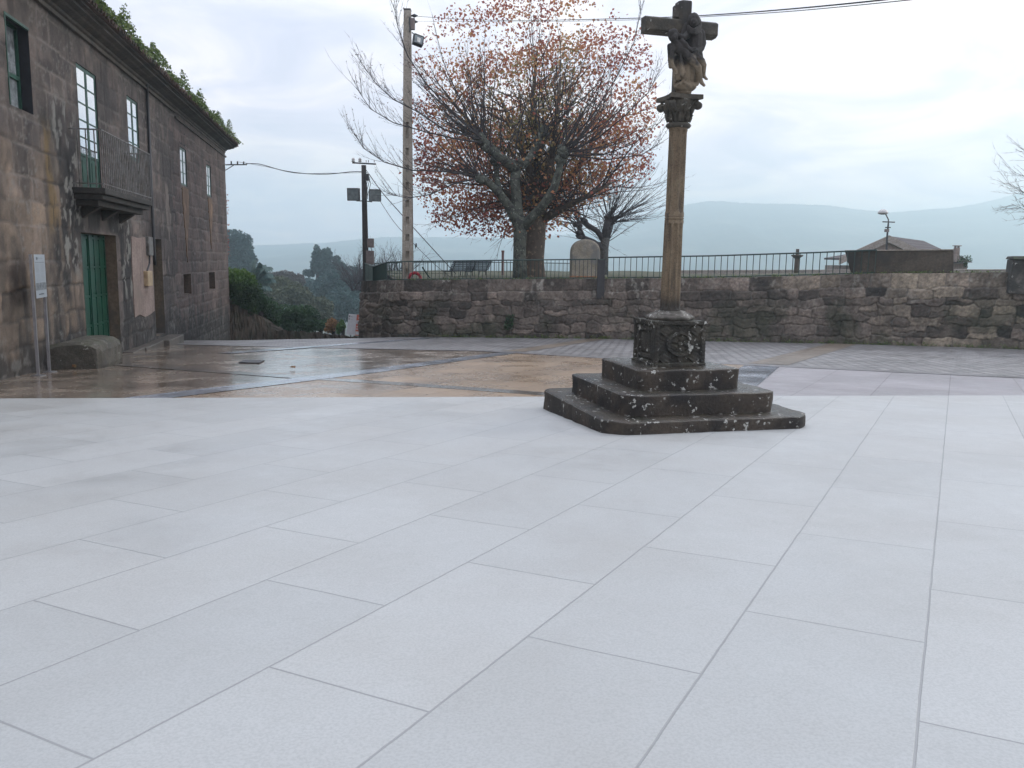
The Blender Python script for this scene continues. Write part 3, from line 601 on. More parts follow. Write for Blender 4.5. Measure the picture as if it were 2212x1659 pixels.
# doors
def panelled(k, d, leaves_, cols, rows, mat='greenpaint'):
    a, b, c, e = holes[k]; base = MB(True).box(a+.01, b-.01, d+.03, d+.07, c, e-.01); D = base.build('door', mat, house)
    wl = (b-a-.02)/leaves_
    for l in range(leaves_):
        x0 = a+.01+l*wl; lf = MB(True)
        for i in range(cols+1):
            xx = x0+.05+(wl-.1)*i/cols; lf.box(xx-.035, xx+.035, d, d+.03, c+.02, e-.03)
        for j in range(rows+1):
            zz = c+.06+(e-c-.16)*j/rows; 
            for i in range(cols):
                xa = x0+.05+(wl-.1)*i/cols+.035; xb = x0+.05+(wl-.1)*(i+1)/cols-.035
                lf.box(xa, xb, d+.003, d+.03, zz-.03, zz+.03)
                if j < rows: zz2 = c+.06+(e-c-.16)*(j+1)/rows; lf.box(xa+.03, xb-.03, d+.012, d+.03, zz+.06, zz2-.06)
        L = lf.build('door_leaf', mat, D)
        if l == 0 and leaves_ > 1: MB(True).box(x0+wl-.03, x0+wl+.03, d-.025, d+.03, c+.02, e-.03).build('cover_strip', mat, D)
    return D
recess('door', .34); panelled('door', .27, 2, 3, 4)
recess('nar', .36); panelled('nar', .29, 1, 2, 4, 'greenpaint')
recess('h1', .4, 'niche'); recess('h2', .4, 'niche')
# pale plaster, wedge patches, slits
def plate(name, pts, mat, t=.034):
    m_ = MB(True); n = len(pts); m_.add([(u, 0, z) for u, z in pts]+[(u, -t, z) for u, z in pts], [tuple(range(n)), tuple(range(n, 2*n))[::-1]]+[(i, (i+1) % n, (i+1) % n+n, i+n) for i in range(n)])
    return m_.build(name, mat, house)
plate('plaster_patch', [(24.75, -.35), (25.3, -.3), (25.95, -.42), (26.6, -.38), (27.2, -.3), (27.22, .8), (27.2, 1.98), (26.3, 2.0), (25.5, 1.96), (24.78, 2.0), (24.7, 1.0)], 'plaster')
plate('plaster_patch', [(32.45, 4.02), (32.55, 3.0), (32.75, 2.2), (32.85, 1.5), (33.0, 1.2), (33.1, 2.0), (33.35, 2.6), (33.6, 3.0), (33.62, 4.02)], 'patch')
plate('plaster_patch', [(38.1, 4.02), (38.2, 3.2), (38.4, 2.6), (38.5, 1.8), (38.65, 2.4), (38.9, 2.9), (39.15, 3.3), (39.2, 4.02)], 'patch')
for u0, u1, z in ((32.3, 33.55, 6.08), (32.4, 33.5, 5.64), (38.0, 39.2, 6.06), (38.05, 39.15, 5.62)): MB(True).box(u0, u1, -.004, .01, z-.03, z+.03).build('vent_slot', 'dark', house)
# downpipe, meter boxes, cable
MB(True).tube([(27.33, -.07, 6.72), (27.33, -.07, 1.5), (27.36, -.07, 1.15)], .045, 8).build('downpipe', 'black', house, True)
MB(True).box(26.42, 27.02, -.12, 0, 1.45, 2.02).build('meter_box', 'iron', house, bevel=.02)
MB(True).box(25.97, 26.55, -.16, 0, .52, .98).build('junction_box', 'beigebox', house, bevel=.02)
MB(True).tube([(26.75, -.05, 1.45), (26.7, -.05, 1.2), (26.35, -.05, .98)], .03, 6).build('cable', 'black', house)
# cornice: stepped moulding carried round the far corner
prof = [(0, 6.6), (-.04, 6.62), (-.04, 6.68), (-.09, 6.71), (-.11, 6.76), (-.26, 6.81), (-.3, 6.84), (-.42, 6.88), (-.42, 6.93), (-.47, 6.94), (-.52, 6.95), (-.52, 6.99), (.3, 7.05)]
cn = MB(True); k = len(prof)
path = []
for (off, z) in prof: path.append([(UA, off, z), (UB-off if off < 0 else UB, off, z), (UB-off if off < 0 else UB, DEP, z)])
# near (older) stretch of cornice is set a little lower and thicker
vs = [p for row in path for p in row]; fs = []
for i in range(k-1):
    for j in range(2): fs.append((i*3+j, i*3+j+1, (i+1)*3+j+1, (i+1)*3+j))
cn.add(vs, fs); cn.build('cornice', 'cornice', house)
MB(True).box(UA, 31.6, -.09, .0, 6.55, 6.615).build('string_course', 'cornice', house)
MB(True).box(31.62, UB+.06, -.07, .0, 6.38, 6.45).build('string_course', 'cornice', house)
rf = MB(True); rf.add([(UA, -.6, 7.0), (UB+.6, -.6, 7.0), (UB+.6, DEP+.6, 7.0), (UA, DEP+.6, 7.0), (UA+3.5, DEP/2, 8.7), (UB-4, DEP/2, 8.7), (UA, -.6, 7.05), (UB+.6, -.6, 7.05), (UB+.6, DEP+.6, 7.05), (UA, DEP+.6, 7.05)],
   [(0, 1, 2, 3), (0, 6, 7, 1), (1, 7, 8, 2), (2, 8, 9, 3), (3, 9, 6, 0), (6, 4, 5, 7), (7, 5, 8), (8, 5, 4, 9), (9, 4, 6)])
roof = rf.build('roof', 'roof', house)
tl = MB(True)
for i in range(170):
    u_ = UA+.1+i*.223
    tl.tube([(u_, -.65+random.uniform(-.03, .03), 7.06), (u_+random.uniform(-.01, .01), .5, 7.36)], .07, 6)
tl.build('eaves_tiles', 'roof', roof)
# balcony
BA, BB, BD = 19.85, 24.45, .72
sb = MB(True)
sb.box(BA, BB, -BD, 0, 2.84, 2.98); sb.box(BA+.06, BB-.06, -BD+.08, 0, 2.72, 2.838); sb.box(BA+.2, BB-.2, -BD+.22, 0, 2.58, 2.718)
slab = sb.build('balcony_slab', 'blackstone', house, bevel=.02)
for u_ in (BA+.7, (BA+BB)/2, BB-.7): MB(True).prism([(0, 2.578), (-BD+.3, 2.578), (-.18, 2.42), (0, 2.3)], u_-.12, u_+.12, lambda a, b, c: (c, a, b)).build('corbel', 'blackstone', slab, bevel=.02)
rl = MB(True); rl.tube([(BA, 0, 4.28), (BA, -BD+.03, 4.28), (BB, -BD+.03, 4.28), (BB, 0, 4.28)], .02, 6); rl.tube([(BA, 0, 3.07), (BA, -BD+.03, 3.07), (BB, -BD+.03, 3.07), (BB, 0, 3.07)], .015, 6)
rail = rl.build('balcony_rail', 'iron', house)
nb = 28
for i in range(nb+1):
    u_ = BA+(BB-BA)*i/nb; MB(True).tube([(u_, -BD+.03, 2.98), (u_, -BD+.03, 4.28)], .014, 5).build('baluster', 'iron', rail)
for i in range(1, 4):
    for uu in (BA, BB): MB(True).tube([(uu, -i*.18+.0, 2.98), (uu, -i*.18, 4.28)], .015, 5).build('baluster', 'iron', rail)
# stone step/ledge and bracket at the far corner
lg = MB(True)
for (u0, u1, w_, h_) in ((23.3, 24.6, .3, .05), (24.62, 26.9, .34, .12), (26.92, 29.2, .5, .22)):
    g0 = gz(-10, (u0+u1)/2*.98); lg.box(u0, u1, -w_, 0, g0-.5, g0+h_)
lg.build('ledge', 'kerb', house, bevel=.03)
br = MB(True); br.tube([(UB-.05, -.02, 6.02), (UB+.1, -1.05, 6.08)], .03, 6); br.tube([(UB-.05, -.02, 5.75), (UB, -.45, 6.04)], .02, 6)
for q in (.3, .6, .9): br.tube([(UB+.02, -q, 6.05), (UB+.02, -q, 6.22)], [.04, .03], 8)
br.build('wire_bracket', 'black', house)
# plants on the eaves: one unbroken strip of ferns nobody could count
P_ = []; S_ = []
def hl(u, y, z): return MAT[house] @ Vector((u, y, z))
for i in range(240):
    u_ = random.uniform(9, 44.0); hgt = .22+.38*max(0, math.sin(u_*1.7)+.5*math.sin(u_*4.1+1))+random.uniform(0, .12)
    for k_ in range(46):
        t = random.random(); a_ = random.uniform(0, 6.28); rr = .26*math.sqrt(random.random())*(1.2-t)
        P_.append(hl(u_+rr*math.cos(a_)*1.4, -.6+rr*math.sin(a_)-.04+t*.1, 7.04+t*hgt)); S_.append(random.uniform(.05, .12))
pl = leaves('eaves_plants', P_, np.array(S_), 'leafroof', house); pl['kind'] = 'stuff'; pl['label'] = 'green ferns and weeds growing along the roof edge'
# red creeper on the far corner
P_ = [hl(UB+random.uniform(.0, .12), random.uniform(-.1, .5), random.uniform(1.5, 4.6)) for _ in range(260)]
leaves('creeper', P_, .1, 'leafred', house, rng.random(260)*.3)
# ================================================================== BLOCK, INFO PANEL, KERB
c0, c1, c2 = G(128, 798), G(217.6, 797), G(243, 784)
nrm = Vector((.9826, .1857, 0)); tdir = Vector((-.1857, .9826, 0))
def facP(u, off=0): p = Vector((-6.5, 0, 0))+tdir*u+nrm*off; return p
uu = (c0-Vector((-6.5, 0, 0))).dot(tdir)
bb = thing('stone_block', 'rough grey stone bench block with a rounded corner beside the big green door', 'stone block', facP(uu, 0))
uA, uB, wO = (c1-Vector((-6.5, 0, 0))).dot(tdir), (c2-Vector((-6.5, 0, 0))).dot(tdir), (c1-Vector((-6.5, 0, 0))).dot(nrm)
g0 = gz(c1.x, c1.y)
prof = [(.05, 0), (wO-.02, 0), (wO, .1), (wO-.01, .42), (wO-.06, .53), (wO-.17, .6), (wO-.4, .63), (.3, .62), (.05, .55)]
n_ = 14; vs = []; fs = []
for i in range(n_+1):
    u_ = uA+(uB-uA)*i/n_; e_ = .05*(1 if i in (0, n_) else 0)
    for (o_, h_) in prof:
        p = facP(u_, o_-(e_ if o_ > 1 else 0)); vs.append((p.x+random.uniform(-.012, .012), p.y+random.uniform(-.012, .012), g0-.06+h_*(1-.1*(i in (0, n_)))+random.uniform(-.012, .012)))
k = len(prof)
for i in range(n_):
    for j in range(k): fs.append((i*k+j, i*k+(j+1) % k, (i+1)*k+(j+1) % k, (i+1)*k+j))
fs.append(tuple(range(k))); fs.append(tuple(n_*k+j for j in reversed(range(k))))
o = MB().add(vs, fs).build('block', 'block', bb, bevel=.012)
# information panel
p0, p1 = G(83, 812), G(107, 804); 
ip = thing('information_panel', 'slim steel information panel with a printed white sheet in front of the house wall', 'sign', p0)
H_ = 2.33; ex = (p1-p0).normalized(); fn = Vector((ex.y, -ex.x, 0)).normalized()
ey = Vector((-ex.y, ex.x, 0)).normalized()
def post(p, w1, w2, nm):
    g_ = gz(p.x, p.y); m_ = MB()
    a_ = [p+ex*sx*w1/2+ey*sy*w2/2 for sx, sy in ((-1, -1), (1, -1), (1, 1), (-1, 1))]
    m_.hexa([(q.x, q.y, g_-.05) for q in a_]+[(q.x, q.y, g_+H_-.02) for q in a_]); return m_.build(nm, 'steel', ip, bevel=.004)
post(p0, .06, .05, 'post'); post(p1, .06, .05, 'post')
for p in (p0, p1): MB().cbox((p.x, p.y, gz(p.x, p.y)+.006), .2, .2, .02).build('foot_plate', 'steel', ip)
pz = gz(p0.x, p0.y)
q0, q1 = p0+ex*.03, p1-ex*.03
def quad(a, b, z0, z1, off, mat, nm, par):
    o_ = -ey*off
    t_ = o_.normalized()*.004
    m_ = MB().hexa([a+o_+Vector((0, 0, z0)), b+o_+Vector((0, 0, z0)), b+o_-t_+Vector((0, 0, z0)), a+o_-t_+Vector((0, 0, z0)), a+o_+Vector((0, 0, z1)), b+o_+Vector((0, 0, z1)), b+o_-t_+Vector((0, 0, z1)), a+o_-t_+Vector((0, 0, z1))])
    return m_.build(nm, mat, par)
def V2(p, z=0): return Vector((p.x, p.y, z))
M['sheet'] = plain('printed_sheet', (.3, .33, .36), .35, 0, .05)
M['ink'] = plain('grey_print', (.27, .29, .31), .4, 0, .1); M['inkdark'] = plain('dark_print', (.06, .065, .075), .4)
M['photo'] = stone('printed_landscape', (.13, .15, .16), (.3, .32, .34), (.08, .09, .1), 14, .4, 0)
sh = quad(V2(q0), V2(q1), pz+1.48, pz+H_-.02, .05, 'sheet', 'sheet', ip)
L_ = (q1-q0).length
def onp(a, b, z0, z1, mat, nm): return quad(V2(q0+ex*L_*a), V2(q0+ex*L_*b), pz+z0, pz+z1, .053, mat, nm, sh)
onp(.18, .3, 2.21, 2.26, 'inkdark', 'emblem'); onp(.34, .75, 2.225, 2.25, 'ink', 'heading'); onp(.08, .92, 2.155, 2.163, 'inkdark', 'rule')
tx = MB()
for c_ in (.1, .54):
    for i in range(14):
        zz = 2.12-i*.024
        if i == 7: continue
        o_ = -ey*.0535
        a_ = V2(q0+ex*L_*c_)+o_; b_ = V2(q0+ex*L_*(c_+random.uniform(.3, .37)))+o_
        tx.add([a_+Vector((0, 0, pz+zz)), b_+Vector((0, 0, pz+zz)), b_+Vector((0, 0, pz+zz+.008)), a_+Vector((0, 0, pz+zz+.008))], [(0, 1, 2, 3)])
tx.build('text_lines', 'ink', sh)
onp(.03, .97, 1.63, 1.77, 'photo', 'picture'); onp(.25, .7, 1.54, 1.56, 'inkdark', 'arrow_line')
# ================================================================== STONE CROSS
AX = at(1447.6, 670, 10.3); CXX, CYY = AX.x, 10.3; CR = R(15)
cross = thing('stone_cross', 'tall weathered stone wayside cross with a carved pieta on stepped plinth', 'stone cross', (CXX, CYY, 0), CR)
ca, sa = math.cos(CR), math.sin(CR)
def S(px, py, dep=0.):
    """picture point -> the cross's own frame (x along the arms, y away from the front) on the plane y = -dep"""
    d = ray(px, py); n = Vector((-sa, ca, 0)); t = (-dep+n.dot(Vector((CXX, CYY, 0))))/n.dot(d); P = d*t
    rel = P-Vector((CXX, CYY, 0)); return Vector((rel.x*ca+rel.y*sa, -dep, P.z+EZ))
gc = gz(CXX, CYY)
def bumpy_slab(name, half, z0, z1, mat, r=.03, amp=.006, n=22, seed=0, cham=.1):
    # rounded-edged slab as a heightfield around a box: fine grid, edges worn
    bm = bmesh.new(); bmesh.ops.create_cube(bm, size=1)
    bmesh.ops.subdivide_edges(bm, edges=bm.edges, cuts=n, use_grid_fill=True)
    rg = np.random.default_rng(seed)
    ph = rg.uniform(0, 6, 12); jx = rg.uniform(-.5, .5, 4)*half
    for v in bm.verts:
        x, y, z = v.co.x*2*half, v.co.y*2*half, z0+(v.co.z+.5)*(z1-z0)
        # corner cut (worn)
        ex_ = max(0, abs(x)-(half-r)); ey_ = max(0, abs(y)-(half-r)); ez_ = max(0, (z-(z1-r)))
        q = math.sqrt(ex_**2+ey_**2+ez_**2)
        if q > r:
            k_ = r/q; x = math.copysign(min(abs(x), half-r)+ex_*k_, x); y = math.copysign(min(abs(y), half-r)+ey_*k_, y); z = min(z, z1-r)+ez_*k_
        if abs(x)+abs(y) > 2*half-cham:
            ov = (abs(x)+abs(y)-2*half+cham)/2; x -= math.copysign(ov, x); y -= math.copysign(ov, y)
        w_ = amp*(math.sin(x*9+ph[0])*math.sin(z*17+ph[1]+y*3)+.7*math.sin(y*13+ph[2])*math.sin(x*11+ph[3])+.5*math.sin(x*31+ph[4])*math.sin(y*29+z*23+ph[5]))
        s_ = 1+w_/half
        if min(abs((x if abs(y) > half-.1 else y)-q_) for q_ in jx[:3]) < half/n*.6: s_ -= .016/half
        v.co = (x*s_, y*s_, z+w_*.6*(1 if z > z0+.02 else 0))
    me = bpy.data.meshes.new(name); bm.to_mesh(me); bm.free(); smooth(me); me.materials.append(M[mat])
    o = bpy.data.objects.new(name, me); COL.objects.link(o); o.parent = cross; MAT[o] = MAT[cross]; return o
zf = at(1381, 796, CYY-.62).z      # top of the upper step, read at its near corner
z3 = zf; hst = (z3-gc)/3
bumpy_slab('step', .655, gc+2*hst-.02, z3, 'cross_step', seed=1, cham=.07)
bumpy_slab('step', .97, gc+hst-.02, gc+2*hst, 'cross_step', seed=2, cham=.12)
bumpy_slab('step', 1.28, gc-.25, gc+hst, 'cross_step', seed=3, cham=.2)
# plinth with carved panels
zp0 = z3-.01; zp1 = at(1414, 693, CYY-.33).z; ph_ = zp1-zp0; hs = .3375
def carve(face, a, b):   # a,b in 0..1 across and up; returns recess depth (positive = in)
    ins = min(a, 1-a, b, 1-b); d_ = 0
    if face in (1, 3):   # nested rectangles
        if ins > .1: d_ = .02
        if ins > .15: d_ = .008
        if ins > .24: d_ = .03
        if ins > .29: d_ = .016
    else:
        if ins > .09: d_ = .022
        r_ = math.hypot(a-.5, (b-.5))
        if .2 < r_ < .27: d_ = .004
        if r_ <= .2: d_ = .03-.022*abs(math.cos(2.5*math.atan2(b-.5, a-.5)))*(1-abs(r_-.1)/.12)
        if r_ < .045: d_ = .006
        for ca_, cb_ in ((.2, .2), (.8, .2), (.2, .8), (.8, .8)):
            if abs(a-ca_)+abs(b-cb_) < .14: d_ = .004
        if abs(a-.5) < .04 and .27 < abs(b-.5) < .38: d_ = .008
    if b < .07: d_ = -.012
    if b > .93: d_ = -.006
    return d_*1.5
N_ = 60; vs = []; fs = []
for f_ in range(4):
    th = f_*math.pi/2; c_, s_ = math.cos(th), math.sin(th); base = len(vs)
    for j in range(N_+1):
        for i in range(N_+1):
            a_, b_ = i/N_, j/N_; x = (a_-.5)*2*hs; dd = carve(f_, a_, b_)
            nz_ = .004*math.sin(x*50+b_*40+f_)*math.sin(b_*33+x*21)+random.uniform(-.002, .002)
            edge = max(0, .03-min(a_, 1-a_)*2*hs); y = -(hs-dd+nz_-edge*.35*(1 if dd < .01 else 0)); x *= (1-.0)
            if i in (0, N_): y = -hs+.012; x = math.copysign(hs-.012, x)
            vs.append((x*c_-y*s_, x*s_+y*c_, zp0+b_*ph_))
    for j in range(N_):
        for i in range(N_): q = base+j*(N_+1)+i; fs.append((q, q+1, q+N_+2, q+N_+1))
tp = len(vs); vs += [(-hs, -hs, zp1-.003), (hs, -hs, zp1-.003), (hs, hs, zp1-.003), (-hs, hs, zp1-.003)]; fs.append((tp, tp+1, tp+2, tp+3))
MB(True).add(vs, fs).build('plinth', 'cross_base', cross, sm=False)
# octagonal moulding
zc1 = at(1447, 671, CYY-.05).z
def octf(a, z): return 1/max(math.cos(((a+math.pi/8) % (math.pi/4))-math.pi/8), .93)
hcap = zc1-zp1
MB(True).lathe([(.2, zp1-.02), (.262, zp1-.005), (.285, zp1+.25*hcap), (.262, zp1+.5*hcap), (.235, zp1+.55*hcap), (.23, zp1+.68*hcap), (.19, zp1+.78*hcap), (.165, zp1+.97*hcap), (.1, zp1+hcap)], n=48, rf=octf).build('plinth_cap', 'cross_cap', cross, True)
# shaft
def shaft(name, z0, z1, r0, r1, nfl, ph=0, d=.02):
    n = 96; m_ = 90; vs = []; fs = []
    for j in range(m_+1):
        t = j/m_; z = z0+t*(z1-z0); rr = r0+(r1-r0)*t
        e_ = min(z-z0, z1-z)
        for i in range(n):
            a = 2*math.pi*i/n
            oc = 1/math.cos(((a+math.pi/8) % (math.pi/4))-math.pi/8); oc = 1+(min(oc, 1.06)-1)*.75
            k_ = ((a+ph)*nfl/(2*math.pi)) % 1; w_ = abs(k_-.5)*2     # 0 in the middle of a flute
            lim = .74; dep = 0
            mk = 1 if e_ > .1 else 0
            if .04 < e_ <= .1: mk = 1; w_ = math.hypot(w_, (.1-e_)/.06*lim)
            if mk and w_ < lim: dep = d*math.sqrt(max(0, 1-(w_/lim)**2))+.006
            q = rr*oc-dep; vs.append((q*math.cos(a), q*math.sin(a), z))
    for j in range(m_):
        for i in range(n): a = j*n+i; b = j*n+(i+1) % n; fs.append((a, b, b+n, a+n))
    return MB(True).add(vs, fs).build(name, 'shaft', cross, True)
zr = at(1456.6, 472, CYY).z; zt = at(1467, 276, CYY).z
shaft('lower_shaft', zc1-.02, zr-.02, .12, .11, 9, .1, .028)
MB(True).lathe([(.1, -.035), (.108, -.03), (.1, -.022), (.113, -.012), (.116, 0), (.113, .012), (.1, .02), (.105, .028), (.1, .032)], (0, 0, zr), 40).build('ring_moulding', 'shaft', cross, True)
shaft('upper_shaft', zr+.02, zt+.01, .11, .107, 8, .12, .024)
MB(True).lathe([(.1, -.03), (.135, -.024), (.152, 0), (.135, .026), (.1, .03)], (0, 0, zt+.02), 40).build('collar', 'cross_dark', cross, True)
zk0, zk1 = zt+.045, at(1467, 213, CYY-.1).z
def leafr(a, z): return 1+.045*math.cos(a*8)*(1 if z < zk0+.16 else .3)+.02*math.cos(a*16+z*30)
hk = zk1-zk0
cap_ = MB(True).lathe([(.112, zk0), (.118, zk0+.2*hk), (.13, zk0+.38*hk), (.125, zk0+.42*hk), (.15, zk0+.62*hk), (.165, zk0+.72*hk), (.155, zk0+.75*hk), (.18, zk0+.93*hk), (.17, zk1)], n=64, rf=leafr).build('capital', 'cross_dark', cross, True)
lf = MB(True)
for i in range(8):
    a = i*math.pi/4+math.pi/8
    for lev, (ra, rb, za, zb) in enumerate(((.12, .15, zk0+.02, zk0+.42*hk), (.15, .19, zk0+.42*hk, zk0+.78*hk))):
        a2 = a+(math.pi/8 if lev else 0)
        pts = [(ra*math.cos(a2), ra*math.sin(a2), za), ((ra+rb)/2*math.cos(a2), (ra+rb)/2*math.sin(a2), (za+zb)/2), (rb*math.cos(a2), rb*math.sin(a2), zb), ((rb+.015)*math.cos(a2), (rb+.015)*math.sin(a2), zb-.025)]
        lf.tube(pts, [.022, .026, .02, .01], 6)
lf.build('acanthus_leaves', 'cross_dark', cap_, True)
hv = .215
for sx, sy in ((1, -1), (-1, -1), (1, 1), (-1, 1)):
    vl = MB(True); c_ = Vector((sx*.165, sy*.165, zk0+.72*hk)); dn = Vector((sx, -sy, 0)).normalized()
    pts = []; rad = []
    for i in range(26):
        t = i/25; an = 1.6+t*9; rr = .052*(1-t*.85); pts.append(c_+Vector((sx, sy, 0)).normalized()*rr*math.cos(an)+Vector((0, 0, rr*math.sin(an)))); rad.append(.017*(1-.3*t))
    vl.tube(pts, rad, 6); vl.tube([c_-dn*.03, c_+dn*.03], [.042, .042], 14); vl.build('volute', 'cross_dark', cap_, True)
za = zk1
ab = MB(True); pl_ = []
for i in range(4):
    A_ = Vector((hv*(1, -1, -1, 1)[i], hv*(1, 1, -1, -1)[i])); B_ = Vector((hv*(1, -1, -1, 1)[(i+1) % 4], hv*(1, 1, -1, -1)[(i+1) % 4]))
    for t in (.0, .06, .3, .5, .7, .94):
        p = A_.lerp(B_, t); s_ = 1-.16*math.sin(math.pi*t)**.7 if t else .97; pl_.append((p.x*s_, p.y*s_))
ab.prism(pl_, za-.01, za+.045, lambda a, b, c: (a, b, c)); ab.build('abacus', 'cross_dark', cross, bevel=.008)
# the cross itself
xL, xR = S(1397.5, 45, .05).x, S(1554, 60, .05).x; zaA = S(1440, 34, .09).z; zaB = S(1440, 65, .09).z
ztop = at(1476, 1, CYY).z; bw = .085
cm = MB(True); yb = .0
prof_ = [(-bw, yb+.02), (-bw+.03, yb-.03), (bw-.03, yb-.03), (bw, yb+.02), (bw, yb+.13), (-bw, yb+.13)]
xc = (S(1467, 20, .0).x+S(1497, 20, .0).x)/2
cm.prism([(a+xc, b) for a, b in prof_], za+.02, ztop, lambda a, b, c: (a, b, c))
zm = (zaA+zaB)/2; hh = (zaA-zaB)/2+.012
cm.prism([(-hh, yb+.02), (-hh+.025, yb-.028), (hh-.025, yb-.028), (hh, yb+.02), (hh, yb+.13), (-hh, yb+.13)], xL, xR, lambda a, b, c: (c, b, a+zm))
cm.box(xc-bw-.045, xc-bw+.02, yb+.01, yb+.1, ztop-.19, ztop-.05)
cm.build('cross_beams', 'cross_dark', cross, bevel=.012, seg=2)
# pieta sculpture: overlapping limbs and drapery fused into one carved surface
def Q(x, y, dep): return S(1382.6+x*.1302, y*.1302, dep)
PX = .000747
bm = bmesh.new()
def ell(x, y, dep, rx, ry, rd, rot=0):
    p = Q(x, y, dep); mt = Matrix.Translation(p) @ Matrix.Rotation(rot, 4, 'Y') @ Matrix.Diagonal((rx*PX, rd, ry*PX, 1))
    bmesh.ops.create_uvsphere(bm, u_segments=16, v_segments=12, radius=1, matrix=mt)
def limb(*pts):
    P = [Q(a, b, c) for a, b, c, r_ in pts]; rd = [r_*PX for *_, r_ in pts]
    for i in range(len(P)-1):
        n = max(2, int((P[i+1]-P[i]).length/.012))
        for k_ in range(n+1):
            t = k_/n; bmesh.ops.create_icosphere(bm, subdivisions=2, radius=rd[i]+(rd[i+1]-rd[i])*t, matrix=Matrix.Translation(P[i].lerp(P[i+1], t)))
# Mary: veil, face, collar folds, torso, arms, skirts
ell(885, 345, .16, 92, 120, .085); ell(900, 400, .13, 118, 130, .08); ell(892, 372, .215, 52, 68, .045); ell(890, 385, .262, 10, 20, .014)
for i, yy in enumerate((470, 505, 540)): limb((800, yy-30, .2, 22), (850, yy+10, .235, 24), (905, yy+18, .24, 24), (965, yy-10, .21, 22), (1000, yy-60, .18, 20))
limb((900, 600, .12, 135), (890, 860, .13, 140))
limb((1000, 560, .13, 75), (1035, 720, .15, 62), (1010, 800, .17, 55), (930, 850, .24, 40), (870, 845, .26, 34))
limb((800, 570, .16, 60), (720, 640, .2, 48), (660, 600, .24, 34), (610, 560, .24, 28))
limb((770, 430, .1, 50), (730, 560, .1, 60), (700, 640, .1, 60))
limb((830, 930, .16, 140), (720, 980, .17, 100)); limb((940, 930, .16, 100), (960, 1080, .15, 80))
for x0, x1, yb_, r0_, r1_, dp in ((640, 600, 1330, 62, 42, .12), (690, 640, 1300, 60, 38, .18), (740, 735, 1340, 66, 46, .19), (800, 800, 1330, 46, 30, .21), (860, 850, 1350, 60, 48, .18), (930, 930, 1380, 70, 50, .12), (590, 590, 1380, 40, 36, .06)):
    limb((x0, 970, dp, r0_), ((x0+x1)/2, 1160, dp+.01, (r0_+r1_)/2+4), (x1, yb_, dp, r1_))
limb((672, 900, .24, 20), (690, 1060, .25, 34), (712, 1230, .25, 46)); limb((640, 1000, .22, 16), (655, 1300, .2, 22)); limb((660, 1390, .2, 26), (760, 1310, .22, 22), (640, 1400, .19, 18))
ell(745, 1440, .11, 180, 85, .13); ell(725, 1530, .08, 118, 80, .1); ell(690, 1600, .05, 130, 50, .09)
limb((600, 1180, .1, 60), (600, 1390, .08, 50)); limb((740, 1385, .22, 26), (745, 1370, .24, 24)); limb((820, 1370, .2, 22), (900, 1400, .16, 30), (955, 1370, .12, 34))
# the dead figure: head with hair and beard, torso, arms, loincloth, legs
ell(553, 585, .2, 76, 100, .07); ell(572, 618, .25, 52, 68, .04); ell(590, 690, .24, 34, 32, .03); ell(575, 625, .288, 10, 18, .012); ell(530, 560, .2, 66, 66, .07)
limb((600, 740, .2, 84), (660, 820, .22, 88), (740, 880, .22, 84), (800, 930, .22, 76))
limb((545, 745, .2, 52), (537, 850, .24, 36), (533, 960, .25, 36), (537, 1060, .24, 32), (555, 1130, .24, 30), (590, 1175, .24, 34), (600, 1225, .23, 20))
for dx in (-22, -6, 10, 24): limb((585+dx, 1180, .25, 12), (592+dx, 1225, .25, 9))
limb((690, 690, .24, 46), (760, 740, .27, 36), (800, 800, .28, 32), (860, 830, .29, 28), (905, 800, .29, 24), (930, 790, .29, 14))
limb((500, 770, .12, 50), (505, 950, .1, 45), (510, 1100, .1, 40))
limb((740, 860, .25, 60), (790, 930, .27, 62), (880, 965, .26, 55)); limb((720, 850, .27, 22), (790, 985, .29, 20), (900, 985, .28, 20)); limb((850, 905, .28, 16), (930, 880, .28, 16))
limb((800, 940, .25, 66), (890, 1030, .3, 58), (965, 1110, .32, 52), (985, 1210, .28, 46), (1000, 1300, .24, 36), (1020, 1370, .24, 32), (1060, 1415, .27, 24))
limb((930, 940, .2, 62), (1020, 1010, .24, 54), (1055, 1080, .25, 48), (1050, 1180, .2, 42), (1055, 1260, .18, 32), (1090, 1300, .21, 24), (1115, 1315, .23, 14))
me = bpy.data.meshes.new('pieta_carving'); bm.to_mesh(me); bm.free()
st = bpy.data.objects.new('pieta_carving', me); COL.objects.link(st); st.parent = cross; MAT[st] = MAT[cross]; me.materials.append(M['statue'])
md = st.modifiers.new('fuse', 'REMESH'); md.mode = 'VOXEL'; md.voxel_size = .0065; md.use_smooth_shade = True
tx_ = bpy.data.textures.new('chisel', 'CLOUDS'); tx_.noise_scale = .05; tx_.noise_depth = 2
md = st.modifiers.new('weather', 'DISPLACE'); md.texture = tx_; md.strength = .009; md.mid_level = .5
md = st.modifiers.new('soft', 'SMOOTH'); md.iterations = 1
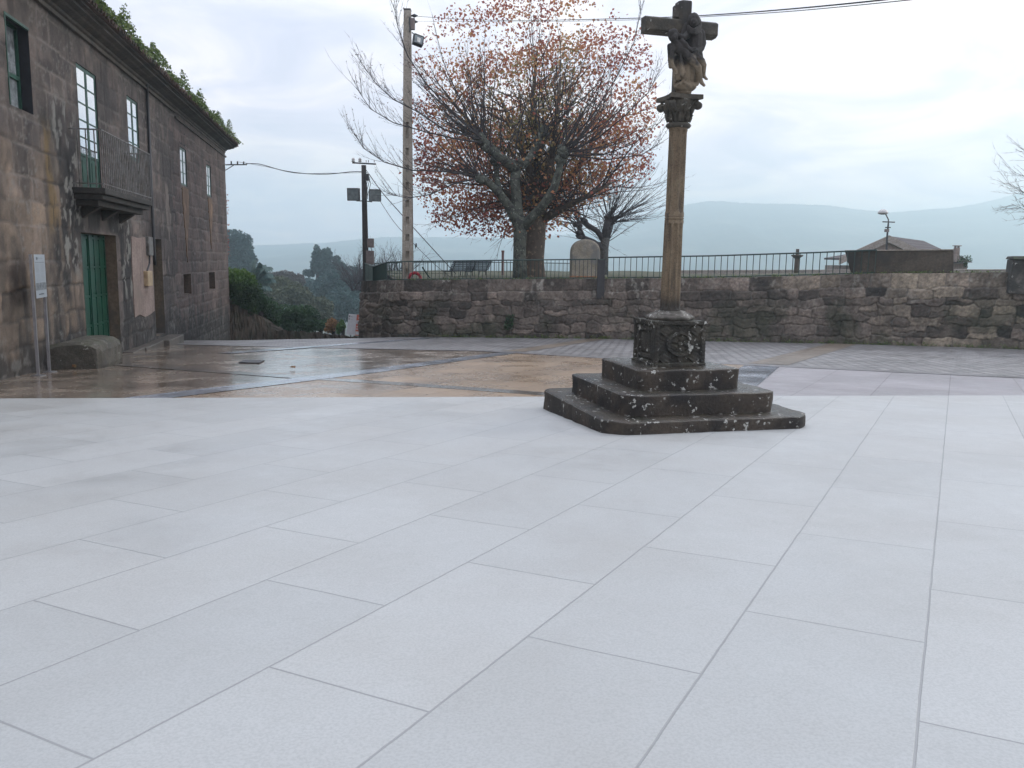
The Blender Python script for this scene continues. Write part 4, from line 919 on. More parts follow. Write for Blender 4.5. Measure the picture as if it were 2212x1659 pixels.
# ================================================================== TERRACE WALL
wp = []
for px, py, Yf in ((780, 607, 37.0), (870, 605.5, 34.9), (1040, 604, 34.45), (1288, 602, 33.9), (1530, 601, 32.1), (1800, 594.5, 30.7), (1900, 590.5, 30.1), (2160, 588.5, 28.0), (2330, 586, 26.2), (2700, 584, 22.0)):
    wp.append(at(px, py, Yf))
wp = [Vector((-7.45, 44, .25))]+wp
cum = [0]
for a, b in zip(wp, wp[1:]): cum.append(cum[-1]+(V2(b)-V2(a)).length)
def wpt(s):
    s = min(max(s, 0), cum[-1]-1e-6); i = max(j for j in range(len(cum)-1) if cum[j] <= s); t = (s-cum[i])/(cum[i+1]-cum[i])
    p = wp[i].lerp(wp[i+1], t); d_ = (V2(wp[i+1])-V2(wp[i])).normalized(); return p, d_
Ltot = cum[-1]
rw = np.random.default_rng(11)
cells = []
row_h = [.5, .36, .27, .38, .3, .42, .4, .4]; z_ = 0
for ri, h_ in enumerate(row_h):
    s_ = -1.
    while s_ < Ltot+1:
        wd = rw.uniform(.65, 1.35) if ri == 0 else rw.uniform(.35, 1.25)
        j = 0 if ri == 0 else .045
        split = ri > 1 and rw.random() < .18
        if split:
            cells.append((s_+wd/2, z_+h_*.25, wd/2, h_*.25, rw.random(), ri)); cells.append((s_+wd/2, z_+h_*.75, wd/2, h_*.25, rw.random(), ri))
        else: cells.append((s_+wd/2, z_+h_/2+rw.normal()*j, wd/2, h_/2*(1+rw.normal()*(.0 if ri == 0 else .13)), rw.random(), ri))
        s_ += wd
    z_ += h_
C_ = np.array(cells)
ds = .027; NS = int(Ltot/ds); NZ = 96
SS = np.linspace(0, Ltot, NS); 
rowsP = [wpt(s) for s in SS]; PX_ = np.array([[p.x, p.y, p.z] for p, d in rowsP]); DX_ = np.array([[d.x, d.y] for p, d in rowsP])
# smooth the direction
ker = np.ones(41)/41
DXs = np.stack([np.convolve(np.pad(DX_[:, i], 20, 'edge'), ker, 'valid') for i in (0, 1)], 1); DXs /= np.linalg.norm(DXs, axis=1)[:, None]
PXs = np.stack([np.convolve(np.pad(PX_[:, i], 20, 'edge'), ker, 'valid') for i in range(3)], 1); PXs[:, 0] = np.where((SS > 1) & (SS < Ltot-1), PXs[:, 0], PX_[:, 0]); PXs[:, 1] = np.where((SS > 1) & (SS < Ltot-1), PXs[:, 1], PX_[:, 1])
gl_ = np.array([gz(PXs[i, 0], PXs[i, 1]) for i in range(NS)])-.15
gl_ = np.where(SS < 9, np.minimum(gl_, -3.2+SS*.0), gl_)
Hh = PXs[:, 2]-gl_
D0 = np.linspace(0, 1, NZ)[None, :]*Hh[:, None]       # depth below the top
S2 = np.repeat(SS[:, None], NZ, 1)
wx = S2+(vnoise(S2, D0, 2.2, 1)-.5)*.2*np.clip(D0*2-.7, 0.1, 1)+(vnoise(S2, D0, 9, 2)-.5)*.04; wz = D0+(vnoise(S2, D0, 2.0, 3)-.5)*.26*np.clip(D0*2-.8, 0.05, 1)+(vnoise(S2, D0, 9, 4)-.5)*.04
d1 = np.full(S2.shape, 9.); d2 = np.full(S2.shape, 9.); idd = np.zeros(S2.shape, int)
for c0_ in range(0, NS, 60):
    sl0 = slice(c0_, min(c0_+60, NS)); lo, hi = SS[c0_]-1.2, SS[min(c0_+59, NS-1)]+1.2
    near = np.where((C_[:, 0] > lo) & (C_[:, 0] < hi))[0]
    for ci in near:
        cs, cz, chw, chh, cid, cri = C_[ci]
        q = ((np.abs(wx[sl0]-cs)/chw)**5+(np.abs(wz[sl0]-cz)/chh)**5)**(1/5)
        A = d1[sl0]; Bq = d2[sl0]; I_ = idd[sl0]
        mlt = q < A; Bq[:] = np.where(mlt, A, np.minimum(Bq, q)); I_[:] = np.where(mlt, ci, I_); A[:] = np.where(mlt, q, A)
edge = (d2-d1); mort = 1-np.clip((edge-.03)/.1, 0, 1); dome = np.clip(edge/.3, 0, 1)**.5
rid = C_[idd, 4]; rri = C_[idd, 5]
fine = vnoise(S2, D0, 14, 5, 4)-.5; med = vnoise(S2, D0, 4, 6, 4)-.5
disp = dome*.08*(.6+.6*rid)*np.where(rri == 0, .5, 1)+fine*.045+med*.05-mort*.02
nrmv = np.stack([DXs[:, 1], -DXs[:, 0]], 1)
bat = D0*.045
V = np.zeros((NS, NZ, 3)); V[..., 0] = PXs[:, None, 0]+nrmv[:, None, 0]*(disp+bat); V[..., 1] = PXs[:, None, 1]+nrmv[:, None, 1]*(disp+bat); V[..., 2] = PXs[:, None, 2]-D0+(vnoise(S2, S2*0, .9, 8, 3)-.5)*.03
V_wall = V[:, -1].copy()
# colours: dark damp granite, browner and lighter stones here and there, far right fresh tan
tone = np.stack([.088+.06*rid, .073+.046*rid, .06+.036*rid], -1)
warm_ = (C_[idd, 4]*7.7 % 1)
tone *= (.42+1.15*warm_)[..., None]
farR = np.clip((S2-(Ltot-11.5))/2.5, 0, 1)*np.clip(((C_[idd, 4]*13.3) % 1)*1.5-.35, 0, 1)+np.clip((S2-(Ltot-14.5))/2, 0, .6)*(rri == 0)*((C_[idd, 4]*5.3) % 1)
tone = tone*(1-farR[..., None])+farR[..., None]*np.array([.3, .25, .185])
mcol = np.array([.16, .14, .12])*(.75+.5*vnoise(S2, D0, 1.3, 9, 3))[..., None]
mk = (mort*np.clip(vnoise(S2, D0, .8, 19, 3)*2.4-.6, .1, .9))[..., None]; tone = tone*(1-mk)+mcol*mk
blot = np.clip((vnoise(S2, D0, 1.1, 12, 5)-.5)*6, 0, 1)*(1-.6*np.clip(farR, 0, 1)); tone = tone*(1-.42*blot[..., None])
lich = np.clip((vnoise(S2, D0*.6, 7, 13, 4)-.6)*12, 0, 1)*np.clip((vnoise(S2, D0, .7, 14, 3)-.42)*6, 0, 1)*np.clip(1.25-D0*.8, 0.1, 1)
tone = tone*(1-.8*lich[..., None])+.8*lich[..., None]*np.array([.25, .235, .2])
moss_ = np.clip((vnoise(S2, D0, .8, 15, 4)-.52)*7, 0, 1)*np.clip(D0-.5, 0, 1)*.6; tone = tone*(1-moss_[..., None])+moss_[..., None]*np.array([.028, .034, .016])
tone *= 1.28*(.45+1.1*vnoise(S2, D0, 17, 16, 3))[..., None]; tone *= (.55+.9*vnoise(S2, D0, 3.1, 17, 4))[..., None]
colr = np.concatenate([tone, np.ones((*tone.shape[:2], 1))], -1)
M['rubble'] = attrmat()
tw = thing('terrace_wall', 'long dark rubble stone retaining wall across the back of the square', 'wall', (4, 34, 0))
ii = np.arange(NS*NZ).reshape(NS, NZ)
F = np.stack([ii[:-1, :-1], ii[1:, :-1], ii[1:, 1:], ii[:-1, 1:]], -1).reshape(-1, 4)[:, ::-1]
npmesh('wall_face', V.reshape(-1, 3), F, 'rubble', tw, {'stonecol': ('POINT', 'FLOAT_COLOR', colr.reshape(-1, 4))}, sm=True)
# coping top (thickness of the wall)
Vt = np.zeros((NS, 2, 3)); Vt[:, 0] = V[:, 0]; Vt[:, 0, 2] += .002; Vt[:, 1] = V[:, 0]; Vt[:, 1, :2] -= nrmv*.5; Vt[:, 1, 2] += .01
Vt[:, 0, 2] += 0
jj = np.arange(NS*2).reshape(NS, 2); Ft = np.stack([jj[:-1, 0], jj[1:, 0], jj[1:, 1], jj[:-1, 1]], -1)
npmesh('wall_top', Vt.reshape(-1, 3), Ft, 'cornice', tw, sm=True)
# terrace ground behind the wall
Vg = []; NB = 60; ts = np.linspace(0, Ltot, 90)
for s_ in ts:
    p, d_ = wpt(s_); n__ = Vector((d_.y, -d_.x, 0))
    for k_ in range(NB+1):
        t = k_/NB; Yb = 64; y = p.y+.3*(1 if p.y < 60 else 0)+(Yb-p.y)*t; x = p.x+(p.x*.95+0)*t*.95 if s_ > 9 else p.x+(.3+8*t)*(1)
        zb = .75+.028*(x*.5); z = (p.z-.01)*(1-t)+zb*t+.05*math.sin(x*.9)*math.sin(y*.7)*min(1, t*6)
        Vg.append((x, y, z))
F = [(a*(NB+1)+b, (a+1)*(NB+1)+b, (a+1)*(NB+1)+b+1, a*(NB+1)+b+1) for a in range(89) for b in range(NB)]
struct(npmesh('terrace_ground', Vg, F, 'grass', sm=True))
# far right: end pillar and stone trough on the wall
pA = at(2178, 560, 27.9)
pr = thing('wall_pillar', 'dark mossy stone block standing on the wall at the edge of the view', 'pillar', (pA.x, pA.y, at(2178, 634, 27.6).z))
zt_ = at(2190, 560, 27.6).z; zb_ = at(2190, 634, 27.6).z
P0 = at(2176, 600, 27.5); 
m_ = MB().hexa([(P0.x, 27.35, zb_), (P0.x+1.6, 26.6, zb_), (P0.x+1.9, 27.4, zb_), (P0.x+.3, 28.2, zb_), (P0.x+.06, 27.38, zt_), (P0.x+1.6, 26.65, zt_), (P0.x+1.9, 27.4, zt_), (P0.x+.3, 28.15, zt_)])
m_.build('pillar_body', 'pillar', pr, bevel=.05)
m_ = MB().hexa([(P0.x-.0, 27.3, zt_+.002), (P0.x+1.7, 26.55, zt_+.002), (P0.x+2, 27.4, zt_+.002), (P0.x+.3, 28.25, zt_+.002), (P0.x+.06, 27.4, zt_+.1), (P0.x+1.6, 26.65, zt_+.12), (P0.x+1.9, 27.4, zt_+.1), (P0.x+.3, 28.15, zt_+.1)])
m_.build('pillar_cap', 'pillar', pr, bevel=.03)
tr_ = thing('stone_trough', 'long brown stone trough resting on top of the wall', 'trough', at(1943, 590, 30.2))
def TP(px, py, Y): return at(px, py, Y)
bl, br_ = TP(1838, 590.5, 30.9), TP(2060, 589.5, 29.0); tl_, tr2 = TP(1825, 542.5, 30.9), TP(2060, 540.5, 29.0)
dep = Vector((.35, .75, 0))
zb1, zb2 = bl.z, br_.z
mm = MB().hexa([bl, br_, br_+dep, bl+dep, tl_, tr2, tr2+dep, tl_+dep])
mm.build('trough_body', 'trough', tr_, bevel=.02)
lip = Vector((0, 0, .035)); o3 = Vector((-.02, -.03, .002))
MB().hexa([tl_+o3, tr2+o3, tr2+dep, tl_+dep+Vector((0, 0, .002)), tl_+o3+lip, tr2+o3+lip, tr2+dep+lip, tl_+dep+lip]).build('trough_rim', 'concrete', tr_)
# ================================================================== RAILINGS
def railing(name, label, pts, spacing, h, r=.011, bottom=.04, over=None, group=None, cap=100, feet=0, mat='railgreen', topr=.028):
    c_ = sum((Vector(p) for p in pts), Vector())/len(pts); T_ = thing(name, label, 'railing', pts[0], 0, group)
    P = [Vector(p) for p in pts]; L = [0]
    for a, b in zip(P, P[1:]): L.append(L[-1]+(b-a).length)
    def ptat(s):
        i = max(j for j in range(len(L)-1) if L[j] <= s+1e-9) if s < L[-1] else len(L)-2; t = (s-L[i])/(L[i+1]-L[i]); return P[i].lerp(P[i+1], t)
    up = Vector((0, 0, 1))
    MB().tube([p+up*h for p in P], topr, 6).build('top_rail', mat, T_); MB().tube([p+up*bottom for p in P], topr*.8, 6).build('bottom_rail', mat, T_)
    n = int(L[-1]/spacing)
    rest = MB(); base = MB()
    for i in range(n+1):
        p = ptat(L[-1]*i/n); m_ = MB() if i >= n+1-cap else rest
        m_.tube([p+up*bottom, p+up*h], r, 4, cap=False)
        if m_ is not rest: m_.build('baluster', mat, T_)
    if rest.v: o_ = rest.build('balusters_beyond', mat, T_); o_['kind'] = 'stuff'
    if feet:
        for i in range(1, int(L[-1]/feet)+1):
            p = ptat(min(i*feet, L[-1]-.02)); MB().cbox(p+Vector((0, 0, -.1)), .05, .05, .3).build('support_foot', mat, T_)
    return T_
def onwall(px, back=.12, dz=0):
    # the wall point seen at picture x
    best = min(range(0, NS, 3), key=lambda i: abs(proj_x(PXs[i])-px)); p = PXs[best]; return Vector((p[0]-nrmv[best][0]*back, p[1]-nrmv[best][1]*back, p[2]+dz))
def proj_x(P):
    yy = P[1]*cp-(P[2]-EZ)*sp; zz = P[1]*sp+(P[2]-EZ)*cp; u, v = P[0]/yy, zz/yy; return CX+FOC*(cr*u+sr*v)
pA_ = [Vector((-7.3, 43.6, .33))]+[onwall(x) for x in (783, 800, 830, 870, 920, 980, 1040, 1110, 1180, 1230, 1284)]
railing('green_railing', 'green railing with close upright bars on the wall between the corner and the dark post', pA_, .165, .78, .015, feet=2.1, group=None)
pB_ = [onwall(x) for x in (1312, 1360, 1420, 1530, 1650, 1760, 1850, 1888)]
hB = at(1886, 540, onwall(1886).y).z-onwall(1886).z
railing('green_railing', 'green railing on the wall from the dark post past the cross to the stone trough', pB_, .235, hB, .017, feet=2.3)
# dark post between the two railings
q = onwall(1297, -.02); zq1 = at(1297, 561, q.y).z; zq0 = at(1297, 645, q.y).z
dp_ = thing('dark_post', 'thick dark green square post between the two railings', 'post', (q.x, q.y, zq0))
MB().cbox((q.x, q.y-.02, (zq0+zq1)/2), .3, .16, zq1-zq0).build('post_body', 'black', dp_, bevel=.01); MB().cbox((q.x, q.y-.02, zq1+.012), .34, .2, .024).build('post_cap', 'railgreen', dp_)
# far railing at the back of the terrace
fp = [at(806, 600, 56), at(870, 598.5, 55), at(1000, 597, 56), at(1110, 597, 58), at(1235, 597, 62)]
railing('green_railing', 'distant green railing along the back edge of the terrace behind the benches', fp, .21, .95, .014, topr=.03)
# ================================================================== terrace furniture
def monument():
    c_ = at(1262, 601, 37.0); w_ = (1293-1231)/FOC*37/2*1.0; top = at(1262, 517, 37).z
    T_ = thing('round_topped_stone', 'pale round-topped granite stone standing behind the railing', 'monument', (c_.x, 37, c_.z-.1))
    zt0 = top-w_*.95; poly = [(-w_, c_.z-.15), (w_, c_.z-.15), (w_, zt0)]
    for i in range(1, 20):
        a = math.pi*i/20; poly.append((w_*math.cos(a)*1.0, zt0+(top-zt0)*math.sin(a)**.8))
    poly.append((-w_, zt0))
    MB().prism(poly, -.45, .45, lambda a, b, c: (c_.x+a, 37+c, b)).build('stone_body', 'milestone', T_, bevel=.14, seg=4, sm=False)
    zb_ = at(1262, 603, 36.6).z; MB().box(c_.x-w_-.04, c_.x+w_+.0, 36.4, 36.52, zb_-.15, zb_+.14).build('brick_base', 'brickbase', T_)
monument()
def bench(px, py, Y, label):
    p = at(px, py, Y); T_ = thing('bench', label, 'bench', p, R(48), 'slatted benches on the terrace')
    wd = 1.75
    for sx in (-.7, .7):
        MB(True).tube([(sx, -.05, -.1), (sx, .0, .38), (sx, -.28, .92)], .03, 6).build('leg', 'black', T_); MB(True).tube([(sx, .5, -.1), (sx, .48, .4), (sx, 0, .4)], .03, 6).build('leg', 'black', T_)
    s1 = MB(True)
    for i in range(6): y_ = -.02-.05*i; z_ = .48+.085*i; s1.hexa([(-wd/2, y_-.02, z_-.035), (wd/2, y_-.02, z_-.035), (wd/2, y_+.01, z_-.035), (-wd/2, y_+.01, z_-.035), (-wd/2, y_-.04, z_+.035), (wd/2, y_-.04, z_+.035), (wd/2, y_-.01, z_+.035), (-wd/2, y_-.01, z_+.035)])
    s1.build('backrest', 'benchblue', T_)
    s2 = MB(True)
    for i in range(5): s2.box(-wd/2, wd/2, .04+i*.095, .115+i*.095, .41, .44)
    s2.build('seat', 'benchblue', T_)
bench(998, 604, 41.5, 'blue-grey slatted bench behind the railing, the nearer of the two'); bench(1020+9, 602, 44.5, 'blue-grey slatted bench behind the railing, partly hidden by the nearer one')
p = at(1085.5, 598, 47); tpz = at(1086, 541, 47).z
T_ = thing('rusty_post', 'thin reddish iron post standing left of the plane tree trunk', 'post', p); MB().tube([p, Vector((p.x, p.y, tpz))], .07, 8).build('post_shaft', 'rust', T_); MB().tube([Vector((p.x, p.y, tpz-.1)), Vector((p.x, p.y, tpz))], .085, 8).build('post_collar', 'rust', T_)
p = at(896, 604, 35.3); T_ = thing('red_hoop', 'red ring-shaped wreath resting on the wall at the foot of the concrete pole', 'wreath', p)
rr = 12.5/FOC*35.3; tt = MB(True); tt.tube([(rr*math.cos(a), 0, rr*math.sin(a)+.03) for a in np.linspace(-.3, math.pi+.3, 24)], .065, 8); tt.build('hoop', 'red', T_, True)
bd = MB(True)
for i in range(9):
    a = i*math.pi/8; bd.tube([(rr*math.cos(a)*.85, 0, rr*math.sin(a)*.85+.03), (rr*math.cos(a)*1.15, 0, rr*math.sin(a)*1.15+.03)], .075, 6)
bd.build('wrapping', 'red', T_)
# low pale parapet beyond
pa_, pb_ = at(1450, 585.5, 50), at(2400, 583, 44)
par = thing('low_parapet', 'low pale stone parapet beyond the right-hand terrace', 'wall', pa_)
dd_ = Vector((.05, .4, 0)); dn_ = Vector((0, 0, -.9))
MB().hexa([pa_+dn_, pb_+dn_, pb_+dd_+dn_, pa_+dd_+dn_, pa_, pb_, pb_+dd_, pa_+dd_]).build('parapet_body', 'parapet', par)
MB().hexa([pa_+Vector((0, -.04, .002)), pb_+Vector((0, -.04, .002)), pb_+dd_+Vector((0, .04, .002)), pa_+dd_+Vector((0, .04, .002)), pa_+Vector((0, -.04, .05)), pb_+Vector((0, -.04, .05)), pb_+dd_+Vector((0, .04, .05)), pa_+dd_+Vector((0, .04, .05))]).build('coping', 'parapet', par)
# slender stone column behind the railing
p = at(1720, 585, 47); zt2 = at(1720, 537, 47).z; zcap = at(1720, 553, 47).z
T_ = thing('small_stone_pillar', 'slender stone pillar with a capital beyond the railing', 'pillar', p)
MB().lathe([(.14, p.z-.4), (.13, zcap-.15)], (p.x, p.y, 0), 10).build('pillar_shaft', 'trough', T_, True)
MB().lathe([(.14, zcap-.15), (.2, zcap-.08), (.33, zcap), (.33, zcap+.06), (.12, zcap+.08)], (p.x, p.y, 0), 12).build('capital', 'trough', T_, True)
MB().cbox((p.x, p.y, (zcap+zt2)/2+.03), .15, .12, zt2-zcap-.1).build('finial', 'trough', T_)
# ================================================================== POLES AND WIRES
cpX = at(881, 604, 35.9); H0 = cpX.z-.3; H1 = at(880, 24, 35.9).z
T_ = thing('concrete_pole', 'tall pale concrete lighting pole with square recesses, left of the trees', 'pole', (cpX.x, 35.9, H0))
def pw(z): t = (z-H0)/(H1-H0); return .235-.095*t
zc_ = [at(881, y, 35.9).z for y in (590, 553, 516, 479, 442, 405, 368, 331, 294)]
m_ = MB(); x0 = cpX.x; yF, yB = 35.75, 36.05; zsol = zc_[-1]+.55
def pole_seg(a, b, fa, fb, y0, y1):    # between heights a,b and fractions fa..fb of the half width
    m_.hexa([(x0+pw(a)*fa, y0, a), (x0+pw(a)*fb, y0, a), (x0+pw(a)*fb, y1, a), (x0+pw(a)*fa, y1, a), (x0+pw(b)*fa, y0, b), (x0+pw(b)*fb, y0, b), (x0+pw(b)*fb, y1, b), (x0+pw(b)*fa, y1, b)])
pole_seg(zsol, H1, -1, 1, yF, yB); pole_seg(H0, zsol, -1, -.35, yF, yB); pole_seg(H0, zsol, .35, 1, yF, yB); pole_seg(H0, zsol, -.348, .348, yF+.14, yB-.002)
prev = H0
for z in zc_:
    pole_seg(prev, z-.1, -.348, .348, yF+.02, yF+.139); prev = z+.2
m_.build('pole_body', 'concrete', T_)
MB().cbox((x0, 35.9, H1+.04), .3, .3, .08).build('pole_cap', 'black', T_, bevel=.03)
for px_, py_ in ((887, 63/1770*320*.54*0+34), (887, 47)):
    a = at(884, py_+1, 35.9); b = at(898, py_, 35.9); MB().tube([a, b], .025, 6).build('insulator', 'black', T_); c_ = at(895, py_, 35.9); MB().tube([c_-Vector((.14, 0, 0)), c_, c_+Vector((.14, 0, 0))], [.02, .08, .02], 8).build('insulator', 'black', T_)
a = at(891, 52, 35.8); MB().cbox(a, .2, .16, .45).build('junction_box', 'metbox', T_, bevel=.02)
MB().tube([at(885, 36, 35.7), at(884, 48, 35.7), at(886, 60, 35.7), at(884, 70, 35.7)], .025, 6).build('cable', 'black', T_)
def floodlight(par, px, py, Y, w_, h_, rz, tilt, roll=0, hood=False):
    c_ = at(px, py, Y); mt = Matrix.Translation(c_) @ Matrix.Rotation(rz, 4, 'Z') @ Matrix.Rotation(tilt, 4, 'X') @ Matrix.Rotation(roll, 4, 'Y')
    def bx_(m, x0, x1, y0, y1, z0, z1): m.hexa([mt @ Vector(q) for q in ((x0, y0, z0), (x1, y0, z0), (x1, y1, z0), (x0, y1, z0), (x0, y0, z1), (x1, y0, z1), (x1, y1, z1), (x0, y1, z1))])
    a = MB(); bx_(a, -w_/2, w_/2, 0, .16, -h_/2, h_/2); bx_(a, -w_/2, -w_/2+.035, -.05, -.001, -h_/2, h_/2); bx_(a, w_/2-.035, w_/2, -.05, -.001, -h_/2, h_/2); bx_(a, -w_/2+.035, w_/2-.035, -.05, -.001, h_/2-.035, h_/2); bx_(a, -w_/2+.035, w_/2-.035, -.05, -.001, -h_/2, -h_/2+.035)
    L_ = a.build('floodlight', 'lampgrey' if not hood else 'black', par, bevel=.008)
    b = MB(); bx_(b, -w_/2+.036, w_/2-.036, -.03, -.02, -h_/2+.036, h_/2-.036); b.build('lamp_glass', 'lens', L_)
    c2_ = MB(); bx_(c2_, -w_*.17, w_*.17, -.045, -.031, -h_*.3, h_*.18); c2_.build('reflector', 'reflector' if hood else 'lens', L_)
    return L_
floodlight(T_, 904, 86, 35.6, .42, .42, R(28), R(-18), R(14), True)
MB().tube([at(890, 70, 35.8), at(896, 76, 35.8), at(897, 92, 35.8)], .025, 6).build('lamp_bracket', 'black', T_)
# wooden pole
wb = at(790, 580, 39.5); Hw0 = wb.z-1.5; Hw1 = at(786, 357, 39.5).z; xb_ = at(790, 570, 39.5).x
W_ = thing('wooden_pole', 'dark tarred utility pole with crossarm and two square floodlights', 'pole', (xb_, 39.5, Hw0))
def wpx(py): return at(790-(570-py)*.02, py, 39.5)
MB().tube([Vector((xb_, 39.5, Hw0)), wpx(570), wpx(460), Vector((wpx(357).x, 39.5, Hw1))], [.15, .145, .125, .11], 12).build('pole_body', 'wood', W_, True)
MB().tube([at(761, 351.5, 39.4), at(812, 354.5, 39.4)], .035, 6).build('crossarm', 'black', W_)
for x_, hgt in ((763, 8), (777.5, 8), (791, 6), (796, 5), (808.5, 7)):
    a = at(x_, 351, 39.4)
    if hgt == 8: MB().lathe([(.05, 0), (.09, .03), (.05, .08), (.085, .12), (.045, .17), (.03, .19)], tuple(a+Vector((0, 0, .02))), 10).build('insulator', 'ceramic', W_, True)
    else: MB().tube([a, a+Vector((0, 0, .11))], .015, 5).build('pin', 'black', W_)
floodlight(W_, 763, 420, 39.2, .56, .56, R(-8), R(4)); floodlight(W_, 810, 422, 39.2, .56, .54, R(10), R(4))
MB().tube([at(770, 434, 39.4), at(787, 434, 39.4), at(804, 436, 39.4)], .022, 6).build('lamp_bracket', 'black', W_)
MB().cbox(at(800.5, 525, 39.3), .3, .22, .42).build('junction_box', 'metbox', W_, bevel=.02); MB().cbox(at(799.5, 556, 39.3), .36, .24, .62).build('meter_box', 'metbox', W_, bevel=.02)
MB().cbox(at(793, 383, 39.3), .16, .14, .3).build('junction_box', 'black', W_)
for j in range(3): MB().tube([at(790+j*2, 366+j*6, 39.35), at(797+j*2, 376+j*10, 39.3), at(792+j, 398+j*12, 39.3), at(794, 430, 39.3)], .014, 5).build('cable', 'wire', W_)
def wire(pts, r, label, cat='cable', name='overhead_cable'):
    m_ = MB(); P = [Vector(p) for p in pts]; out = []
    for i in range(len(P)-1):
        p0_ = P[max(i-1, 0)]; p1_, p2_ = P[i], P[i+1]; p3_ = P[min(i+2, len(P)-1)]
        for k_ in range(10):
            t = k_/10; out.append(.5*((2*p1_)+(p2_-p0_)*t+(2*p0_-5*p1_+4*p2_-p3_)*t*t+(3*p1_-p0_-3*p2_+p3_)*t**3))
    out.append(P[-1]); m_.tube(out, r, 5); o_ = m_.build(name, 'wire'); tag(o_, label, cat); return o_
wire([hl(UB+.1, -1.0, 6.12), at(560, 354.5, 38.6), at(610, 368, 38.9), at(660, 375, 39.1), at(710, 376, 39.2), at(760, 371, 39.3), at(784, 371, 39.4)], .018, 'black cable sagging from the house corner to the wooden pole')
wire([hl(UB+.08, -.6, 6.2), at(575, 360, 38.6), at(640, 374, 38.9), at(720, 374, 39.2), at(784, 373, 39.5)], .01, 'thinner cable running close along the sagging one from the house corner')
wire([at(797, 376, 39.3), at(825, 415, 39), at(860, 455, 38.8), at(905, 505, 38.6), at(960, 565, 38.4), at(985, 592, 38.3)], .02, 'thick twisted cable slanting down from the wooden pole to the terrace')
wire([at(822, 436, 39.1), at(850, 478, 39), at(880, 512, 38.8), at(912, 545, 38.6), at(940, 572, 38.5), at(972, 598, 38.4)], .012, 'thin guy wire slanting down below the thick cable')
wire([at(898, 35, 35.8), at(1010, 42, 30), at(1150, 44, 25), at(1400, 38.5, 17), at(1540, 32, 13.5), at(1700, 20, 10.6), at(1905, 0, 8.6), at(2050, -20, 7.4)], .0085, 'upper long black cable passing behind the cross to the top of the view')
wire([at(898, 46, 35.8), at(1010, 46, 30), at(1150, 47, 25), at(1400, 42, 17), at(1540, 35, 13.6), at(1700, 25, 10.8), at(1905, 6, 8.7), at(2050, -10, 7.5)], .005, 'lower thinner black cable passing behind the cross')
o_ = MB().tube([at(912, 577, 38.6), at(931, 604, 38.5)], .035, 6).build('iron_stay', 'railgreen'); tag(o_, 'short slanting dark iron stay behind the railing, left of the benches', 'stay')
# small bird on the guy wire
bp = at(898.5, 531, 38.7)
bd = bmesh.new()
for (dx, dz, sx, sy, sz) in ((0, .0, .05, .045, .075), (.01, .085, .035, .035, .035), (-.03, -.09, .014, .02, .06)):
    bmesh.ops.create_uvsphere(bd, u_segments=10, v_segments=8, radius=1, matrix=Matrix.Translation((dx, 0, dz)) @ Matrix.Diagonal((sx, sy, sz, 1)))
me = bpy.data.meshes.new('bird'); bd.to_mesh(me); bd.free(); me.materials.append(M['wire']); o_ = bpy.data.objects.new('bird', me); o_.location = bp; COL.objects.link(o_); tag(o_, 'small dark bird perched on the thin guy wire', 'bird')
md = o_.modifiers.new('fuse', 'REMESH'); md.mode = 'VOXEL'; md.voxel_size = .008
#@@MORE
# ================================================================== FAR HOUSE, LAMP
YH = 52
fh = thing('low_house', 'small gabled stone house with tiled roof behind the stone trough', 'house', at(1919, 600, YH))
def A_(x, y, Y=YH): return at(x, y, Y)
apx, eL, eR = A_(1919, 514), A_(1812, 562), A_(2030, 566)
rb = A_(1995, 524, 58); 
MB().add([eL+Vector((.9, .1, -.3)), eR+Vector((-.5, .1, -.3)), apx+Vector((0, .1, -.15)), eL+Vector((.9, .1, -2.5)), eR+Vector((-.5, .1, -2.5)), eL+Vector((2.5, 9, -2.5)), eR+Vector((1.5, 9, -2.5)), eL+Vector((2.5, 9, -.3)), eR+Vector((1.5, 9, -.3))],
         [(0, 2, 1), (0, 1, 4, 3), (1, 8, 6, 4), (0, 3, 5, 7)]).build('wall', 'farwall', fh)
th_ = Vector((0, 0, .12)); bL = eL+Vector((2.4, 9, .1)); bR = A_(2085, 566, 58)
m_ = MB(); 
for (a, b, c, d) in ((eL, apx, rb, bL), (apx, eR, bR, rb)):
    m_.hexa([a, b, c, d, a+th_, b+th_, c+th_, d+th_])
m_.add([rb+th_, bR+th_, bL+th_], [(0, 1, 2)])
rf_ = m_.build('roof', 'tile', fh)
# bargeboards
m_ = MB()
for (a, b) in ((eL, apx), (apx, eR)):
    m_.hexa([a+Vector((0, -.12, -.28)), b+Vector((0, -.12, -.28)), b+Vector((0, -.02, -.28)), a+Vector((0, -.02, -.28)), a+Vector((0, -.12, .16)), b+Vector((0, -.12, .16)), b+Vector((0, -.02, .16)), a+Vector((0, -.02, .16))])
m_.build('bargeboard', 'fartrim', rf_)
m_ = MB(); z0 = A_(2066, 552, 54); z1 = A_(2067, 535, 54); m_.hexa([z0+Vector((-.14, -.14, -.4)), z0+Vector((.14, -.14, -.4)), z0+Vector((.14, .14, -.4)), z0+Vector((-.14, .14, -.4)), z1+Vector((-.13, -.14, 0)), z1+Vector((.13, -.14, 0)), z1+Vector((.13, .14, 0)), z1+Vector((-.13, .14, 0))])
m_.cbox(z1+Vector((-.1, 0, .05)), .05, .2, .1); m_.cbox(z1+Vector((.1, 0, .05)), .05, .2, .1); m_.cbox(z1+Vector((0, 0, .12)), .42, .34, .05); m_.build('chimney', 'farwall', rf_)
